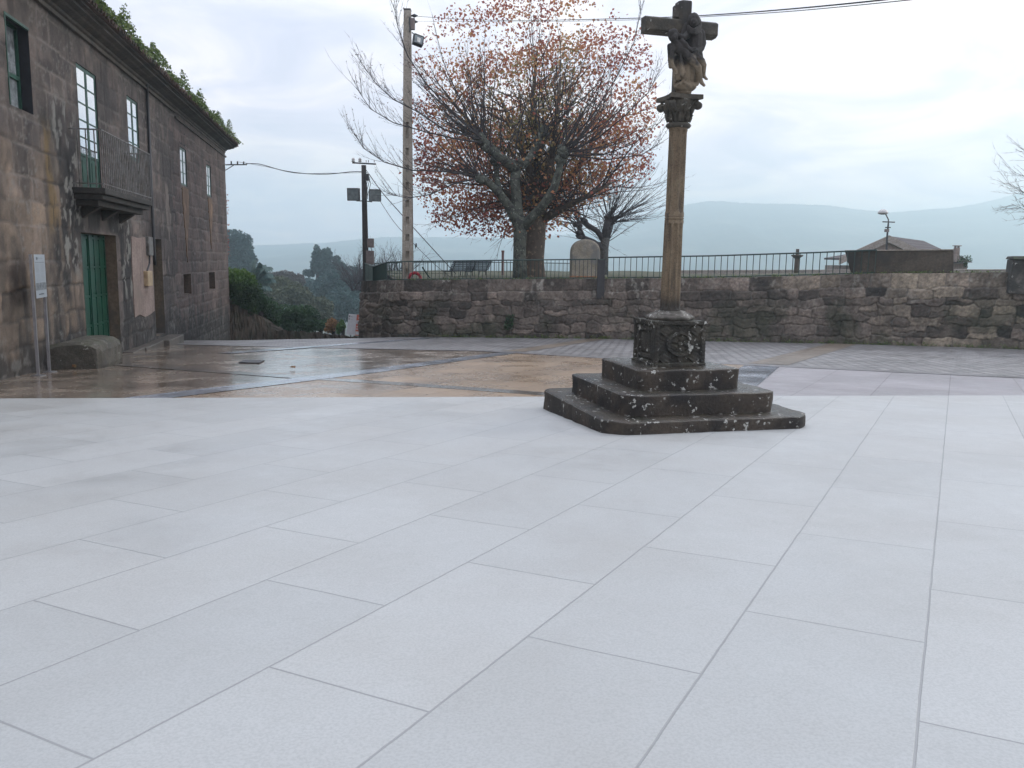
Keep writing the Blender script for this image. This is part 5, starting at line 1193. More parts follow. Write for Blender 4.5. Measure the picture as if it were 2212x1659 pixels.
# lean-to at right
a1, a2, a3 = A_(2050, 551, 54), A_(2075, 552, 54), A_(2101, 567, 54); lw = MB()
lw.hexa([A_(2040, 569, 54), A_(2101, 567, 54), A_(2101, 567, 58), A_(2040, 569, 58), A_(2040, 552, 55), A_(2076, 553, 55), A_(2076, 553, 57), A_(2040, 552, 57)])
lw.build('side_roof', 'tile', fh); MB().hexa([A_(2040, 590, 54.3), A_(2089, 590, 54.3), A_(2089, 590, 58), A_(2040, 590, 58), A_(2040, 569, 54.3), A_(2089, 567.6, 54.3), A_(2089, 567.6, 58), A_(2040, 569, 58)]).build('side_wall', 'farwall', fh)
P_ = [at(random.uniform(2068, 2100), random.uniform(552, 566), random.uniform(53.6, 54.2)) for _ in range(220)]+[at(random.uniform(2082, 2090), random.uniform(566, 578), 53.9) for _ in range(80)]
leaves('creeper', P_, .11, 'leafdark', fh)
YL = 51.3
sp_ = thing('street_lamp', 'small street lamp on a thin crooked pole above the gabled roof', 'street lamp', at(1916, 530, YL))
MB().tube([at(1912, 620, YL), at(1916, 515, YL), at(1919, 482, YL)], [.07, .06, .05], 8).build('pole', 'black', sp_); MB().tube([at(1919, 482, YL), at(1919, 474, YL), at(1913, 462, YL)], .035, 6).build('arm', 'black', sp_)
MB().lathe([(.28, 0), (.3, .06), (.24, .18), (.1, .27), (.02, .28)], tuple(at(1907, 462, YL)), 16).build('lamp_head', 'ceramic', sp_, True); MB().lathe([(.1, -.04), (.26, -.002), (.02, 0)], tuple(at(1907, 462, YL)), 16).build('lamp_bowl', 'black', sp_, True)
MB().tube([at(1906.5, 479, YL), at(1933, 480, YL)], .035, 6).build('crossarm', 'black', sp_); MB().cbox(at(1918, 491.5, YL), .3, .12, .06).build('bracket', 'black', sp_); MB().cbox(at(1915.5, 498, YL), .22, .18, .18).build('junction_box', 'metbox', sp_)
# ================================================================== LEANING SIGN beyond the crest
p = at(765, 724, 39.5); sg = thing('route_sign', 'white and red printed sign board leaning at the corner of the wall', 'sign', p)
TL_, TR_, BR_, BL_ = at(753.5, 678, 39.6), at(785, 681, 39.6), at(783, 726, 39.4), at(747.5, 722.5, 39.4)
th2 = Vector((0, .04, 0))
M['signwhite'] = plain('white_board', (.62, .62, .64), .5, 0, .06); M['signred'] = plain('red_orange_board', (.55, .13, .07), .5, 0, .08)
MB().hexa([BL_, BR_, BR_+th2, BL_+th2, TL_, TR_, TR_+th2, TL_+th2]).build('board', 'signwhite', sg)
def SP(a, b, off=-.006): return (BL_*(1-a)*(1-b)+BR_*a*(1-b)+TL_*(1-a)*b+TR_*a*b)+Vector((0, off, 0))
def sq(nm, a0, a1, b0, b1, mat, off=-.006):
    return MB().hexa([SP(a0, b0, off), SP(a1, b0, off), SP(a1, b0, off+.004), SP(a0, b0, off+.004), SP(a0, b1, off), SP(a1, b1, off), SP(a1, b1, off+.004), SP(a0, b1, off+.004)]).build(nm, mat, sg)
sq('red_panel', .55, 1, 0, 1, 'signred')
for (b0, b1) in ((.56, .73), (.29, .33), (.04, .2)): sq('text_panel', .56, .98, b0, b1, 'signwhite', -.012)
for (a0, a1, b0, b1) in ((.6, .76, .4, .45), (.8, .96, .4, .45), (.7, .92, .8, .9)): sq('lettering', a0, a1, b0, b1, 'signwhite', -.012)
for i in range(4): sq('text_line', .6, .94, .59+i*.033, .602+i*.033, 'ink', -.018)
sq('emblem', .05, .1, .85, .94, 'inkdark', -.012); sq('emblem', .05, .09, .72, .8, 'inkdark', -.012)
for b0 in (.86, .89, .75): sq('lettering', .12, .3, b0, b0+.012, 'ink', -.012)
for sx in (.1, .6): MB().tube([SP(sx, .9)+Vector((0, .06, 0)), SP(sx, -.1)+Vector((0, .8, -.6))], .03, 5).build('prop', 'steel', sg)
# ================================================================== EARTH BANK / LOW WALL beyond the house corner
bk = [(470, 640, 43), (496, 648, 43), (508, 657, 43.2), (530, 668, 43.6), (550, 678, 44), (560, 682, 44.3), (583, 698, 45), (594, 713, 45.5), (640, 716, 46), (687, 718, 46.5), (703, 720, 47), (755, 726, 47.5), (800, 728, 48)]
vs = []; fs = []; K = 14
den = []
for (a, b) in zip(bk, bk[1:]):
    for k_ in range(8): t = k_/8; den.append(tuple(a[i]*(1-t)+b[i]*t for i in range(3)))
den.append(bk[-1])
for (x, y, Y) in den:
    p = at(x, y, Y)
    for j in range(K+1):
        t = j/K; n1 = random.uniform(-.1, .1); vs.append((p.x+random.uniform(-.05, .05), p.y-.9*t+n1, p.z-t*4.5+random.uniform(-.05, .05)))
    vs.append((p.x, p.y+2.5, p.z-.5))
K2 = K+2
for i in range(len(den)-1):
    for j in range(K): fs.append((i*K2+j, i*K2+j+1, (i+1)*K2+j+1, (i+1)*K2+j))
    fs.append((i*K2+K+1, i*K2, (i+1)*K2, (i+1)*K2+K+1))
tag(MB().add(vs, fs).build('retaining_wall', 'earth', sm=False), 'rough brown earth and stone bank running down the road past the house corner', 'wall')
# ================================================================== VEGETATION
def crown_pts(lobes, n, fill=.35):
    """lobes: (px, py, rx_px, ry_px, Y) ellipsoids given where they stand"""
    out = []; wts = np.array([a[2]*a[3] for a in lobes], float); wts /= wts.sum()
    for (x, y, rx, ry, Y), w_ in zip(lobes, wts):
        c_ = np.array(at(x, y, Y)); k_ = int(n*w_)+1; d_ = rng.normal(size=(k_, 3)); d_ /= np.linalg.norm(d_, axis=1)[:, None]
        f_ = Y/FOC
        # clumps: radius modulated by a few random bumps
        bd_ = rng.normal(size=(26, 3)); bd_ /= np.linalg.norm(bd_, axis=1)[:, None]
        md_ = (d_@bd_.T).max(1); rad = .68+.42*np.clip((md_-.78)/.2, 0, 1)
        r_ = rad*(rng.random(k_)**fill)
        out.append(c_+d_*r_[:, None]*np.array([rx*f_, (rx+ry)/2*f_, ry*f_]))
    return np.concatenate(out)
def leafy(name, label, cat, lobes, n, size, mat, trunk=None, group=None, twigs=True):
    P = crown_pts(lobes, n); ctr = at(lobes[0][0], lobes[0][1], lobes[0][4]); low = min(at(l[0], l[1]+l[3], l[4]).z for l in lobes)
    T_ = thing(name, label, cat, (ctr.x, ctr.y, low-1.5), 0, group)
    c0_ = P.mean(0); ids = np.clip(.25+.5*vnoise(P[:, 0]*1., P[:, 2]+P[:, 1]*.6, 1.1, 21, 3)+rng.normal(size=len(P))*.18, 0, 1)
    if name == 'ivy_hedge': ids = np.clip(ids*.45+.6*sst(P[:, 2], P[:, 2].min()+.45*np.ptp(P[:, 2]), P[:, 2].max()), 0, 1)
    leaves('crown', P, size*rng.uniform(.6, 1.3, len(P)), mat, T_, ids)
    tb = MB(); tb.tube([(ctr.x, ctr.y, low-3), (ctr.x+.1, ctr.y, (low+ctr.z)/2), tuple(ctr)], [.16*size/.2+.06, .12*size/.2+.04, .05], 7)
    for l in lobes[:8]:
        q_ = at(l[0], l[1], l[4]); tb.tube([(ctr.x, ctr.y, low+.3*(ctr.z-low)), tuple((ctr+q_)/2+Vector((0, 0, -.2))), tuple(q_)], [.08, .05, .02], 5)
    tb.build('trunk', 'twigdark', T_); return T_
# ivy hedge hanging over the bank
leafy('ivy_hedge', 'bright green ivy hedge hanging over the bank beside the house corner', 'hedge', [(500, 610, 30, 30, 43.5), (522, 606, 30, 24, 44), (540, 630, 24, 32, 44), (510, 640, 30, 34, 43.6), (535, 662, 20, 24, 44)], 9000, .14, 'leafbright')
leafy('dark_bush', 'dark green bush under the bright ivy hedge', 'bush', [(560, 655, 20, 26, 45), (578, 670, 22, 26, 46), (590, 695, 14, 18, 46.5)], 4500, .14, 'leafdark')
leafy('round_bush', 'rounded dark green bush in the middle of the gap by the road', 'bush', [(625, 680, 34, 24, 50), (655, 684, 34, 26, 50), (610, 700, 24, 16, 49.5), (670, 702, 24, 16, 49.5), (640, 704, 30, 14, 49.5)], 7500, .15, 'leafdark')
leafy('olive_tree', 'olive and brownish broad tree behind the bushes in the gap', 'tree', [(600, 622, 36, 24, 122), (635, 636, 34, 26, 118), (590, 648, 26, 24, 115), (660, 655, 30, 24, 118), (690, 668, 30, 26, 118)], 10400, 0.44, 'leafolive')
leafy('brown_tree', 'brownish half-bare tree to the right of the palm', 'tree', [(592, 600, 22, 14, 176), (615, 600, 26, 14, 176), (642, 606, 24, 14, 176)], 5850, 0.50, 'leafbrown')
leafy('pine_tree', 'tall blue-green pine rising behind the house corner', 'tree', [(505, 520, 26, 24, 204), (522, 528, 24, 24, 204), (500, 550, 34, 26, 204), (535, 560, 20, 26, 204), (515, 585, 36, 26, 204), (548, 590, 12, 18, 204)], 11700, 0.66, 'leafteal')
leafy('tall_tree', 'tall dark blue-green tree with twin tops, left of the wooden pole', 'tree', [(685, 553, 12, 22, 195), (706, 553, 11, 18, 195), (695, 575, 24, 20, 195), (727, 562, 9, 10, 195), (722, 590, 30, 24, 195), (668, 590, 14, 8, 195), (740, 580, 14, 14, 195)], 9100, 0.60, 'leafteal')
leafy('dark_tree', 'broad dark tree mass beside the terrace wall corner', 'tree', [(730, 620, 48, 34, 168), (765, 600, 24, 26, 168), (700, 630, 40, 34, 168), (745, 660, 46, 40, 158), (700, 672, 30, 30, 158), (770, 640, 30, 40, 163)], 15600, 0.57, 'leafteal')
leafy('far_tree', 'low hazy line of bushy trees further down the valley', 'tree', [(650, 612, 20, 10, 264), (670, 612, 18, 12, 264), (560, 628, 20, 18, 240), (810, 600, 40, 18, 216)], 6500, 0.75, 'leafteal')
leafy('orange_shrub', 'small orange autumn shrub near the leaning sign', 'shrub', [(718, 702, 14, 14, 56), (712, 712, 12, 8, 56)], 1200, .15, 'leaforange')
leafy('low_bush', 'low green bush at the foot of the dark tree, left of the orange shrub', 'bush', [(690, 704, 16, 12, 58), (706, 700, 14, 12, 60)], 1500, .15, 'leafdark')
leafy('pale_shrub', 'small pale green shrub just left of the leaning sign', 'shrub', [(738, 704, 9, 14, 54), (731, 712, 6, 12, 54)], 900, .13, 'leafbright')
# palm
pc = at(545, 628, 90); T_ = thing('palm_tree', 'palm tree with drooping fronds behind the ivy hedge', 'palm tree', (pc.x, pc.y, pc.z-4))
MB().tube([pc-Vector((0, 0, 5)), pc], [.35, .3], 10).build('trunk', 'wood', T_)
for i, (ex_, ey_, mx, my) in enumerate(((560, 567, 550, 580), (574, 572, 556, 575), (586, 577, 564, 572), (588, 592, 566, 584), (594, 604, 566, 594), (580, 612, 562, 604), (586, 622, 564, 612), (530, 600, 536, 590), (550, 560, 548, 580), (570, 560+20, 560, 580))):
    A0, A1, A2_ = pc, at(mx, my, 90+random.uniform(-1, 1)), at(ex_, ey_, 90+random.uniform(-2, 2)); P_ = []; Fq = []; rc = []
    for k_ in range(15):
        t = k_/14; rc.append(A0*(1-t)**2+2*A1*t*(1-t)+A2_*t*t)
    m_ = MB(); m_.tube(rc, [.1*(1-.8*k_/14) for k_ in range(15)], 5)
    for k_ in range(2, 14):
        for sub in (0, .33, .66):
            q_ = rc[k_].lerp(rc[k_+1], sub); td = (rc[k_+1]-rc[k_]).normalized()
            for sd_ in (-1, 1):
                sv = Vector((0, sd_*.8, 0))+Vector((0, 0, -.75))+td*.7+Vector((random.uniform(-.2, .2), 0, 0)); L_ = 1.15*(1-abs(k_/14-.45)*.9); e_ = q_+sv.normalized()*L_; w_ = td*.13
                m_.add([q_-w_, q_+w_, e_], [(0, 1, 2)])
    o_ = m_.build('frond', 'leafpalm', T_)
    at_ = o_.data.attributes.new('leafid', 'FLOAT', 'FACE'); at_.data.foreach_set('value', rng.random(len(o_.data.polygons)).astype(np.float32))
# weeds and moss tufts along the foot and top of the terrace wall
P_ = []; Q_ = []
for _ in range(260):
    i = int(rng.integers(int(NS*.3), NS-2)); p = V_wall[i]; n_ = nrmv[i]; L0 = random.uniform(.04, .16)
    for k_ in range(18): P_.append((p[0]+n_[0]*random.uniform(0, .12)+random.uniform(-.12, .12), p[1]+n_[1]*random.uniform(0, .12)+random.uniform(-.05, .05), gz(p[0], p[1])+.01+random.random()**1.6*L0))
for _ in range(200):
    i = int(rng.integers(int(NS*.25), NS-2)); p = PXs[i]
    for k_ in range(14): Q_.append((p[0]+random.uniform(-.12, .12), p[1]+.06+random.uniform(-.08, .1), p[2]+random.random()*random.uniform(.02, .1)))
o_ = leaves('weeds', P_+Q_, rng.uniform(.03, .07, len(P_+Q_)), 'leafroof'); tag(o_, 'low weeds and moss along the foot and top of the terrace wall', 'weeds', kind='stuff')
# ferns in the wall
q = onwall(1100, -.1); P_ = []
for _ in range(420):
    a = random.uniform(0, 1); P_.append(at(random.uniform(1094, 1112)-a*6, 683+a*26+random.uniform(-5, 5), q.y-.15+random.uniform(-.06, .06)))
o_ = leaves('wall_plant', P_, .07, 'leafdark'); tag(o_, 'small green pennywort growing from a crack in the terrace wall', 'plant')
# ---------------- trees of the terrace
def grow(m_, start, d0, length, r0, upb=.25, wob=.12, seg=7, twig=(.25, .7), ntw=2, depth=1, tips=None, n=5, lift=0.):
    p = Vector(start); d_ = Vector(d0).normalized(); st_ = length/seg; P = [p.copy()]
    for i in range(seg):
        d_ = (d_+Vector((random.uniform(-wob, wob), random.uniform(-wob, wob), random.uniform(-wob, wob)+upb*st_*.35))).normalized(); p = p+d_*st_; P.append(p.copy())
    m_.tube(P, [r0*(1-.82*i/seg) for i in range(seg+1)], n, cap=False)
    if tips is not None: tips += P[2:]
    if depth > 0:
        for i in range(2, seg+1):
            for _ in range(ntw):
                a = Vector((random.uniform(-1, 1), random.uniform(-1, 1), random.uniform(-.5, 1))); dd2 = (P[i]-P[i-1]).normalized()*1.1+a*.75
                L_ = length*random.uniform(*twig)*(1-.45*i/seg)
                grow(m_, P[i-1].lerp(P[i], random.random()), dd2, L_, max(r0*(1-.82*i/seg)*.6, .006), upb, wob*1.1, max(3, seg-3), twig, max(1, ntw-1), depth-1, tips, 3)
def limbs(m_, pts, n=10):
    P = [at(x, y, Y) for x, y, Y, r_ in pts]; m_.tube(P, [r_ for *_, r_ in pts], n)
def knob(m_, c_, r_):
    for _ in range(5): q_ = c_+Vector([random.uniform(-.5, .5)*r_ for _ in range(3)]); m_.tube([q_-Vector((0, 0, r_*.6)), q_, q_+Vector((0, 0, r_*.6))], [r_*.4, r_*.75, r_*.3], 7)
def XY(X, Y): return 1026+X*.244, 216+Y*.244      # crop picture coordinates of the tree study
YA = 36.2
tA = thing('bare_plane_tree', 'bare pollarded plane tree with lichen-covered limbs behind the railing', 'tree', at(1124, 603, YA))
def LA_(*pp): return [(*XY(x, y), YA+dy, r_) for x, y, dy, r_ in pp]
m_ = MB()
limbs(m_, LA_((398, 1610, 0, .34), (395, 1500, 0, .29), (396, 1300, 0, .27), (400, 1120, 0, .29), (395, 1040, 0, .3)), 16)
m_.build('trunk', 'barkA', tA, True)
m_ = MB()
limbs(m_, LA_((400, 1120, 0, .26), (340, 1010, 0, .24), (290, 930, -.2, .2), (220, 830, -.4, .17), (130, 740, -.6, .15), (60, 690, -.8, .15)), 12)
limbs(m_, LA_((395, 1100, 0, .26), (375, 980, .1, .25), (368, 860, .2, .22), (352, 720, .2, .22), (368, 600, .2, .22)), 12)
limbs(m_, LA_((368, 620, .2, .22), (300, 560, 0, .22), (220, 510, -.2, .22), (150, 440, -.4, .2), (70, 370, -.5, .2), (40, 330, -.6, .19)), 12)
limbs(m_, LA_((370, 610, .2, .2), (430, 570, .4, .17), (500, 500, .7, .17), (550, 390, .9, .15), (590, 290, 1, .15)), 12)
limbs(m_, LA_((430, 1120, 0, .24), (500, 1040, -.2, .21), (570, 970, -.4, .18), (640, 880, -.6, .19), (700, 780, -.7, .18), (745, 620, -.8, .15), (755, 520, -.8, .15), (790, 460, -.9, .18)), 12)
limbs(m_, LA_((250, 880, -.2, .13), (205, 760, .1, .12), (190, 640, .3, .11), (185, 560, .5, .12)), 10)
knobsA = [((60, 690), -.8), ((50, 340), -.55), ((100, 400), -.45), ((595, 270), 1), ((790, 450), -.9), ((370, 560), .2), ((190, 560), .5), ((560, 380), .9), ((755, 520), -.8)]
for (c_, dy) in knobsA: knob(m_, at(*XY(*c_), YA+dy), .26)
m_.build('limb', 'barkA', tA, True)
m_ = MB(); tipsA = []
for ki, ((c_, dy), nsh) in enumerate(zip(knobsA, (11, 13, 8, 12, 14, 3, 4, 3, 6))):
    c3 = at(*XY(*c_), YA+dy); cxp = c_[0]
    for j in range(nsh):
        side = np.interp(cxp, [0, 400, 800], [-38, 0, 38]); ang = R(side+random.triangular(-75, 75, 0)); tilt = R(random.uniform(-38, 38))
        dv_ = (math.sin(ang)*math.cos(tilt), math.sin(tilt), max(.02, math.cos(ang))*math.cos(tilt)+.05)
        L_ = random.uniform(2.6, 5.2)*(1 if abs(ang) < 1 else .8)
        grow(m_, c3+Vector((random.uniform(-.15, .15), 0, random.uniform(-.15, .15))), dv_, L_, random.uniform(.022, .042), .3, .11, 9, (.18, .4), 1, 2 if j % 2 else 1, tipsA, 5)
# hand-laid long sweeping shoots on the left edge, as they hang in the picture
for pts in (((1040, 308), (985, 300), (920, 285), (850, 265), (800, 235), (770, 190)), ((1030, 380), (960, 370), (890, 368), (830, 350), (785, 320), (765, 288)), ((1035, 300), (960, 280), (900, 240), (850, 215), (812, 180), (790, 150)),
            ((1040, 300), (985, 250), (920, 180), (880, 120), (860, 60), (850, 10)), ((1035, 385), (985, 395), (930, 420), (880, 428), (835, 418)), ((1220, 330), (1290, 300), (1350, 250), (1400, 200), (1425, 150)),
            ((1220, 335), (1300, 335), (1370, 310), (1420, 270)), ((1215, 325), (1280, 250), (1330, 170), (1370, 90), (1385, 20)), ((1225, 335), (1310, 345), (1385, 335), (1425, 310))):
    P = [at(x, y, YA-.8-.35*i) for i, (x, y) in enumerate(pts)]
    m_.tube(P, [.04*(1-.8*i/(len(P)-1)) for i in range(len(P))], 5, cap=False)
    for i in range(1, len(P)):
        dd2 = (P[i]-P[i-1]).normalized()
        for _ in range(9): grow(m_, P[i-1].lerp(P[i], random.random()), dd2+Vector((random.uniform(-.6, .6), random.uniform(-.6, .6), random.uniform(-.1, 1.1))), random.uniform(.5, 1.7), .009, .4, .1, 5, (.2, .5), 1, 1, tipsA, 3)
m_.build('shoots', 'twigdark', tA)
tp_ = [p for p in tipsA if p.z > at(1100, 330, YA).z]; P_ = [random.choice(tp_)+Vector([random.uniform(-.05, .05) for _ in range(3)]) for _ in range(1500)]
leaves('seed_balls_and_last_leaves', P_, .07, 'leafbrown', tA)
# leafy autumn plane tree behind
YB = 38.4
tB = thing('autumn_plane_tree', 'large plane tree with red and orange autumn leaves behind the bare one', 'tree', at(1155, 603, YB))
m_ = MB()
limbs(m_, ((1152, 608, YB, .62), (1152, 590, YB, .55), (1153, 560, YB, .47), (1157, 520, YB, .44), (1160, 480, YB, .42), (1165, 440, YB, .36)), 18)
m_.build('trunk', 'barkB', tB, True)
m_ = MB(); Bl = [((1162, 470), (1120, 430), (1060, 400), (1000, 370), .2), ((1165, 450), (1150, 380), (1120, 300), (1080, 210), .24), ((1165, 450), (1185, 380), (1200, 280), (1210, 170), .24), ((1163, 480), (1215, 450), (1265, 425), (1320, 395), .22), ((1165, 440), (1160, 340), (1150, 220), (1160, 110), .22), ((1165, 460), (1235, 380), (1285, 300), (1330, 230), .2), ((1160, 440), (1090, 350), (1020, 270), (960, 200), .2)]
nodes = []
for bi, (*pp, r_) in enumerate(Bl):
    dy = random.uniform(-1.6, 1.8); P = [at(x, y, YB+dy*i*.5) for i, (x, y) in enumerate(pp)]; m_.tube(P, [r_, r_*.75, r_*.5, r_*.25], 9)
    for i in range(1, 4):
        for t in (.0, .33, .66): nodes.append((P[i-1].lerp(P[i], t), (P[i]-P[i-1]).normalized(), i))
m_.build('limb', 'barkB', tB, True)
m_ = MB(); tipsB = []
for (p, d_, i) in nodes:
    for _ in range(4):
        grow(m_, p, d_*.5+Vector((random.uniform(-1.1, 1.1), random.uniform(-1.1, 1.1), random.uniform(-.35, 1.0))), random.uniform(2.2, 4.2), .035, .1, .12, 7, (.25, .5), 1, 2, tipsB, 4)
for _ in range(34):      # low drooping skirt
    a = random.uniform(0, 6.28); s0 = at(1155+random.uniform(-60, 60), 430, YB)
    grow(m_, s0, (math.cos(a)*1.2, math.sin(a)*.9, random.uniform(-.5, .1)), random.uniform(2.6, 4.8), .03, -.12, .1, 7, (.25, .5), 1, 2, tipsB, 4)
m_.build('branches', 'twig', tB)
T3 = np.array([tuple(p) for p in tipsB])
cB = np.array(at(1155, 270, YB)); rB = 272/FOC*YB
dd3 = (T3-cB)/np.array([rB*1.0, rB*1.0, rB*1.02]); rr3 = np.linalg.norm(dd3, axis=1)
keep = (rr3 < 1.03) & (T3[:, 2] > at(1155, 520, YB).z)
T3 = T3[keep]; rr3 = rr3[keep]
idx = rng.integers(0, len(T3), 8000); hgt = (T3[idx, 2]-at(1155, 520, YB).z)/(at(1155, 0, YB).z-at(1155, 520, YB).z)
cl = vnoise(T3[idx, 0]+T3[idx, 1], T3[idx, 2], .7, 31, 3)
kp = rng.random(len(idx)) < np.clip((1.05-.62*hgt)*np.clip((cl-.3)*4, .15, 1), .08, 1); idx = idx[kp]
Pl = T3[idx]+rng.normal(size=(len(idx), 3))*.12
# leaves also fill the body of the crown in uneven clumps
nb_ = 42000; cB = np.array(at(1155, 262, YB)); d_ = rng.normal(size=(nb_, 3)); d_ /= np.linalg.norm(d_, axis=1)[:, None]; d_ /= (np.abs(d_[:, 0:1])**3.2+np.abs(d_[:, 2:3])**3.2+np.abs(d_[:, 1:2])**2)**(1/2.9); q_ = cB+d_*(rng.random(nb_)**.42)[:, None]*np.array([rB*.97, rB*.5, rB*1.02])+np.array([0, 1.6, 0]); q_ = q_[(q_[:, 2] > at(1155, 512, YB).z)]
h_ = (q_[:, 2]-at(1155, 515, YB).z)/(at(1155, 0, YB).z-at(1155, 515, YB).z)
q_ = q_[vnoise(q_[:, 0]+q_[:, 1]*.7, q_[:, 2], 1.3, 33, 3) > .4+.17*np.clip(h_, 0, 1.2)]
d_ = rng.normal(size=(9000, 3)); d_ /= np.linalg.norm(d_, axis=1)[:, None]; q2 = np.array(at(1152, 400, YB+1.4))+d_*(rng.random(9000)**.38)[:, None]*np.array([rB*1.04, rB*.45, rB*.42])
q_ = np.concatenate([q_, q2[vnoise(q2[:, 0]+q2[:, 1]*.7, q2[:, 2], 1.4, 35, 3) > .47]])
Pl = np.concatenate([Pl, q_]); rr_ = np.linalg.norm((Pl-cB)/rB, axis=1)
ids = np.clip(.62-.55*(rr_-.35)+(vnoise(Pl[:, 0], Pl[:, 2]+Pl[:, 1], .9, 32, 3)-.5)*1.2+rng.normal(size=len(Pl))*.14, 0, 1)
Pl = Pl[(Pl[:, 1] > 37.2) | (rng.random(len(Pl)) < .6)]; ids = None
rr_ = np.linalg.norm((Pl-cB)/rB, axis=1)
ids = np.clip(.62-.6*(rr_-.35)+(vnoise(Pl[:, 0], Pl[:, 2]+Pl[:, 1], .9, 32, 3)-.5)*1.2+rng.normal(size=len(Pl))*.16, 0, 1)
kx = np.array([proj_x(p) for p in Pl]); ky = np.array([CY-FOC*((p[1]*sp+(p[2]-EZ)*cp)/(p[1]*cp-(p[2]-EZ)*sp)) for p in Pl])
lim_y = np.interp(kx, [880, 920, 1000, 1100, 1180, 1215, 1260, 1320, 1400], [440, 485, 512, 515, 500, 480, 440, 400, 360])+rng.normal(size=len(Pl))*12
kk = ky < lim_y; Pl = Pl[kk]; ids = ids[kk]
leaves('crown', Pl, rng.uniform(.09, .18, len(Pl)), 'leafred', tB, ids, 'lobed')
# small pollarded tree further right
YC = 44
tC = thing('small_bare_tree', 'small bare pollarded tree beside the round-topped stone', 'tree', at(1308, 600, YC))
m_ = MB()
def XC(x, y): return XY(x, y)
def lc(*pp): return [(*XC(x, y), YC+dy, r_*.8) for x, y, dy, r_ in pp]
limbs(m_, lc((1145, 1620, 0, .3), (1143, 1450, 0, .26), (1145, 1310, 0, .28), (1155, 1220, 0, .3)), 12); m_.build('trunk', 'barkC', tC, True)
m_ = MB()
limbs(m_, lc((1140, 1320, 0, .24), (1040, 1255, -.1, .2), (960, 1220, -.2, .17), (910, 1190, -.3, .15)), 9); limbs(m_, lc((960, 1215, -.2, .16), (930, 1150, -.2, .15), (910, 1110, -.3, .14)), 9)
limbs(m_, lc((1140, 1240, 0, .22), (1080, 1160, 0, .18), (1000, 1110, .1, .17), (965, 1075, .2, .17)), 9); limbs(m_, lc((1150, 1230, 0, .24), (1160, 1130, 0, .22), (1180, 1060, 0, .24)), 9); limbs(m_, lc((1165, 1220, .1, .2), (1190, 1150, .2, .2), (1205, 1080, .2, .2)), 9)
kC = [(910, 1190, -.3), (910, 1100, -.3), (965, 1070, .2), (1180, 1050, 0), (1205, 1080, .2), (1150, 1270, .1), (1180, 1120, .1)]
for (x, y, dy) in kC: knob(m_, at(*XC(x, y), YC+dy), .22)
m_.build('limb', 'twiggrey', tC, True)
m_ = MB()
for (x, y, dy), nsh in zip(kC, (6, 8, 9, 22, 20, 9, 14)):
    c3 = at(*XC(x, y), YC+dy)
    for j in range(nsh):
        side = np.interp(x, [900, 1100, 1200], [-.7, 0, .6]); grow(m_, c3, (side+random.uniform(-.9, .9), random.uniform(-.8, .8), random.uniform(-.05, 1.2)), random.uniform(2.0, 4.6), .028, .12, .08, 7, (.2, .45), 1, 2, None, 4)
m_.build('shoots', 'twiggrey', tC)
# bare tree whose twigs reach in at the edge on the right, its trunk beyond the frame
YD = 33; tD = thing('bare_edge_tree', 'bare tree reaching in with fine twigs at the far edge above the dark pillar', 'tree', at(2420, 600, YD))
m_ = MB(); limbs(m_, ((2420, 640, YD, .3), (2415, 520, YD, .26), (2400, 430, YD, .2)), 10); m_.build('trunk', 'barkA', tD, True)
m_ = MB()
for (pp) in (((2400, 440), (2330, 400), (2260, 350), (2200, 318)), ((2400, 450), (2320, 420), (2250, 395), (2185, 370)), ((2400, 460), (2300, 440), (2230, 425), (2180, 398)), ((2405, 480), (2300, 470), (2230, 460), (2185, 440))):
    P = [at(x, y, YD-.2*i) for i, (x, y) in enumerate(pp)]; m_.tube(P, [.03, .02, .012, .005], 5, cap=False)
    for i in range(1, 4):
        dd2 = (P[i]-P[i-1]).normalized()
        for _ in range(12): grow(m_, P[i-1].lerp(P[i], random.random()), dd2+Vector((random.uniform(-.3, .3), random.uniform(-.5, .5), random.uniform(-.6, .7))), random.uniform(.5, 1.4), .007, .1, .1, 5, (.2, .5), 1, 1, None, 3)
m_.build('shoots', 'twigdark', tD)
# bare shrubs behind the wooden pole
def bareshrub(px, py, Y, h_, wd, label):
    b_ = at(px, py, Y); T_ = thing('bare_shrub', label, 'shrub', b_); m_ = MB()
    for _ in range(30): grow(m_, b_+Vector((random.uniform(-wd, wd), random.uniform(-1, 1), -1)), (random.uniform(-.8, .8), random.uniform(-.6, .6), 1), h_*random.uniform(.8, 1.5), .05, .1, .25, 7, (.3, .6), 2, 2, None, 4)
    m_.build('twigs', 'twiggrey', T_)
bareshrub(842, 598, 60, 2.6, 1.0, 'bare grey twiggy shrub between the wooden and the concrete pole'); bareshrub(783, 598, 62, 2.2, .7, 'bare grey shrub just behind the wooden pole')
# fallen leaves on the paving
def leaf_on(px, py, s_, label, nm='fallen_leaf'):
    p = G(px, py); o_ = leaves(nm, [(p.x+random.uniform(-.05, .05), p.y+random.uniform(-.05, .05), gz(p.x, p.y)+.05+random.uniform(0, .03)) for _ in range(5)], s_, 'leaforange'); tag(o_, label, 'leaf')
leaf_on(160, 798, .09, 'brown leaves heaped at the foot of the stone block'); leaf_on(632, 799, .07, 'single curled brown leaf on the wet slabs in the middle')
# drain covers
def drain(pts, label):
    P = [G(*q) for q in pts]; T_ = thing('drain_cover', label, 'drain cover', P[0]); lf_ = Vector((0, 0, .028))
    MB().add([p+lf_ for p in P]+[p+Vector((0, 0, .01)) for p in P], [(0, 1, 2, 3), (4, 5, 6, 7), (0, 1, 5, 4), (1, 2, 6, 5), (2, 3, 7, 6), (3, 0, 4, 7)]).build('cover_plate', 'black', T_)
drain([(515, 785), (560, 786), (572, 780), (528, 779)], 'dark rectangular drain cover on the wet paving')
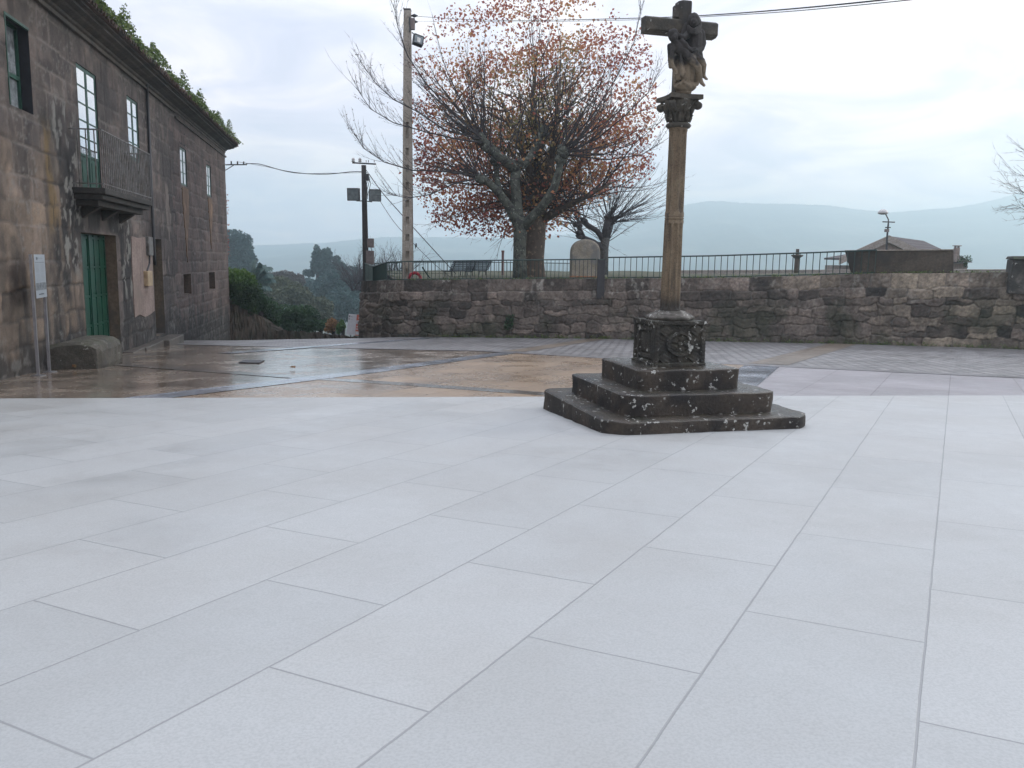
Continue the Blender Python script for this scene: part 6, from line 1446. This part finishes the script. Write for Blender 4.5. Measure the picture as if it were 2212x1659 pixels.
# ================================================================== HILLS
rx = np.array([0, 300, 560, 700, 830, 1000, 1106, 1250, 1330, 1400, 1440, 1490, 1530, 1560, 1600, 1700, 1780, 1850, 1920, 2000, 2050, 2100, 2160, 2212, 2350, 2600])
ry = np.array([505, 525, 530, 524, 512, 513, 515, 505, 482, 463, 452, 441, 434, 435, 439, 441, 443, 452, 459, 453, 449, 443, 428, 414, 402, 415])
def hills(name, Yr, dyp, z0, front, seed):
    r_ = np.random.default_rng(seed); xs_ = np.linspace(-700, 2900, 900); V = []; N2 = 30
    n1 = vnoise(xs_, xs_*0+seed, .02, seed, 5)-.5; tr = vnoise(xs_, xs_*0, .35, seed+1, 3)-.5
    for i, x in enumerate(xs_):
        top = at(x, float(np.interp(x, rx, ry))+dyp+n1[i]*3+tr[i]*2.4, Yr)
        for j in range(N2):
            t = j/(N2-1); y = Yr-(Yr-front)*t; zz = top.z*(1-t)**1.25+z0*(1-(1-t)**1.25)
            zz += (vnoise(np.array([x*.01]), np.array([t*6.]), 1.3, seed+2, 3)[0]-.5)*50*t*(1-t)*2
            V.append((top.x*(.35+.65*y/Yr) , y, zz))
    n_ = len(xs_); F = [(i*N2+j, (i+1)*N2+j, (i+1)*N2+j+1, i*N2+j+1) for i in range(n_-1) for j in range(N2-1)]
    return struct(npmesh(name, V, F, 'hill', sm=True))
hills('hills', 2300, 0, -62, 700, 41)
# ================================================================== HAZE
hz = MB().box(-3400, 3400, -300, 2950, -75, 215).build('haze', 'wire'); hz['kind'] = 'stuff'
hm = bpy.data.materials.new('haze_air'); hm.use_nodes = True; t_ = hm.node_tree; t_.nodes.clear()
vv = t_.nodes.new('ShaderNodeVolumePrincipled'); vv.inputs['Color'].default_value = (.79, .95, 1, 1); vv.inputs['Density'].default_value = .0009; vv.inputs['Anisotropy'].default_value = .7
oo = t_.nodes.new('ShaderNodeOutputMaterial'); t_.links.new(vv.outputs[0], oo.inputs['Volume']); hz.data.materials.clear(); hz.data.materials.append(hm)
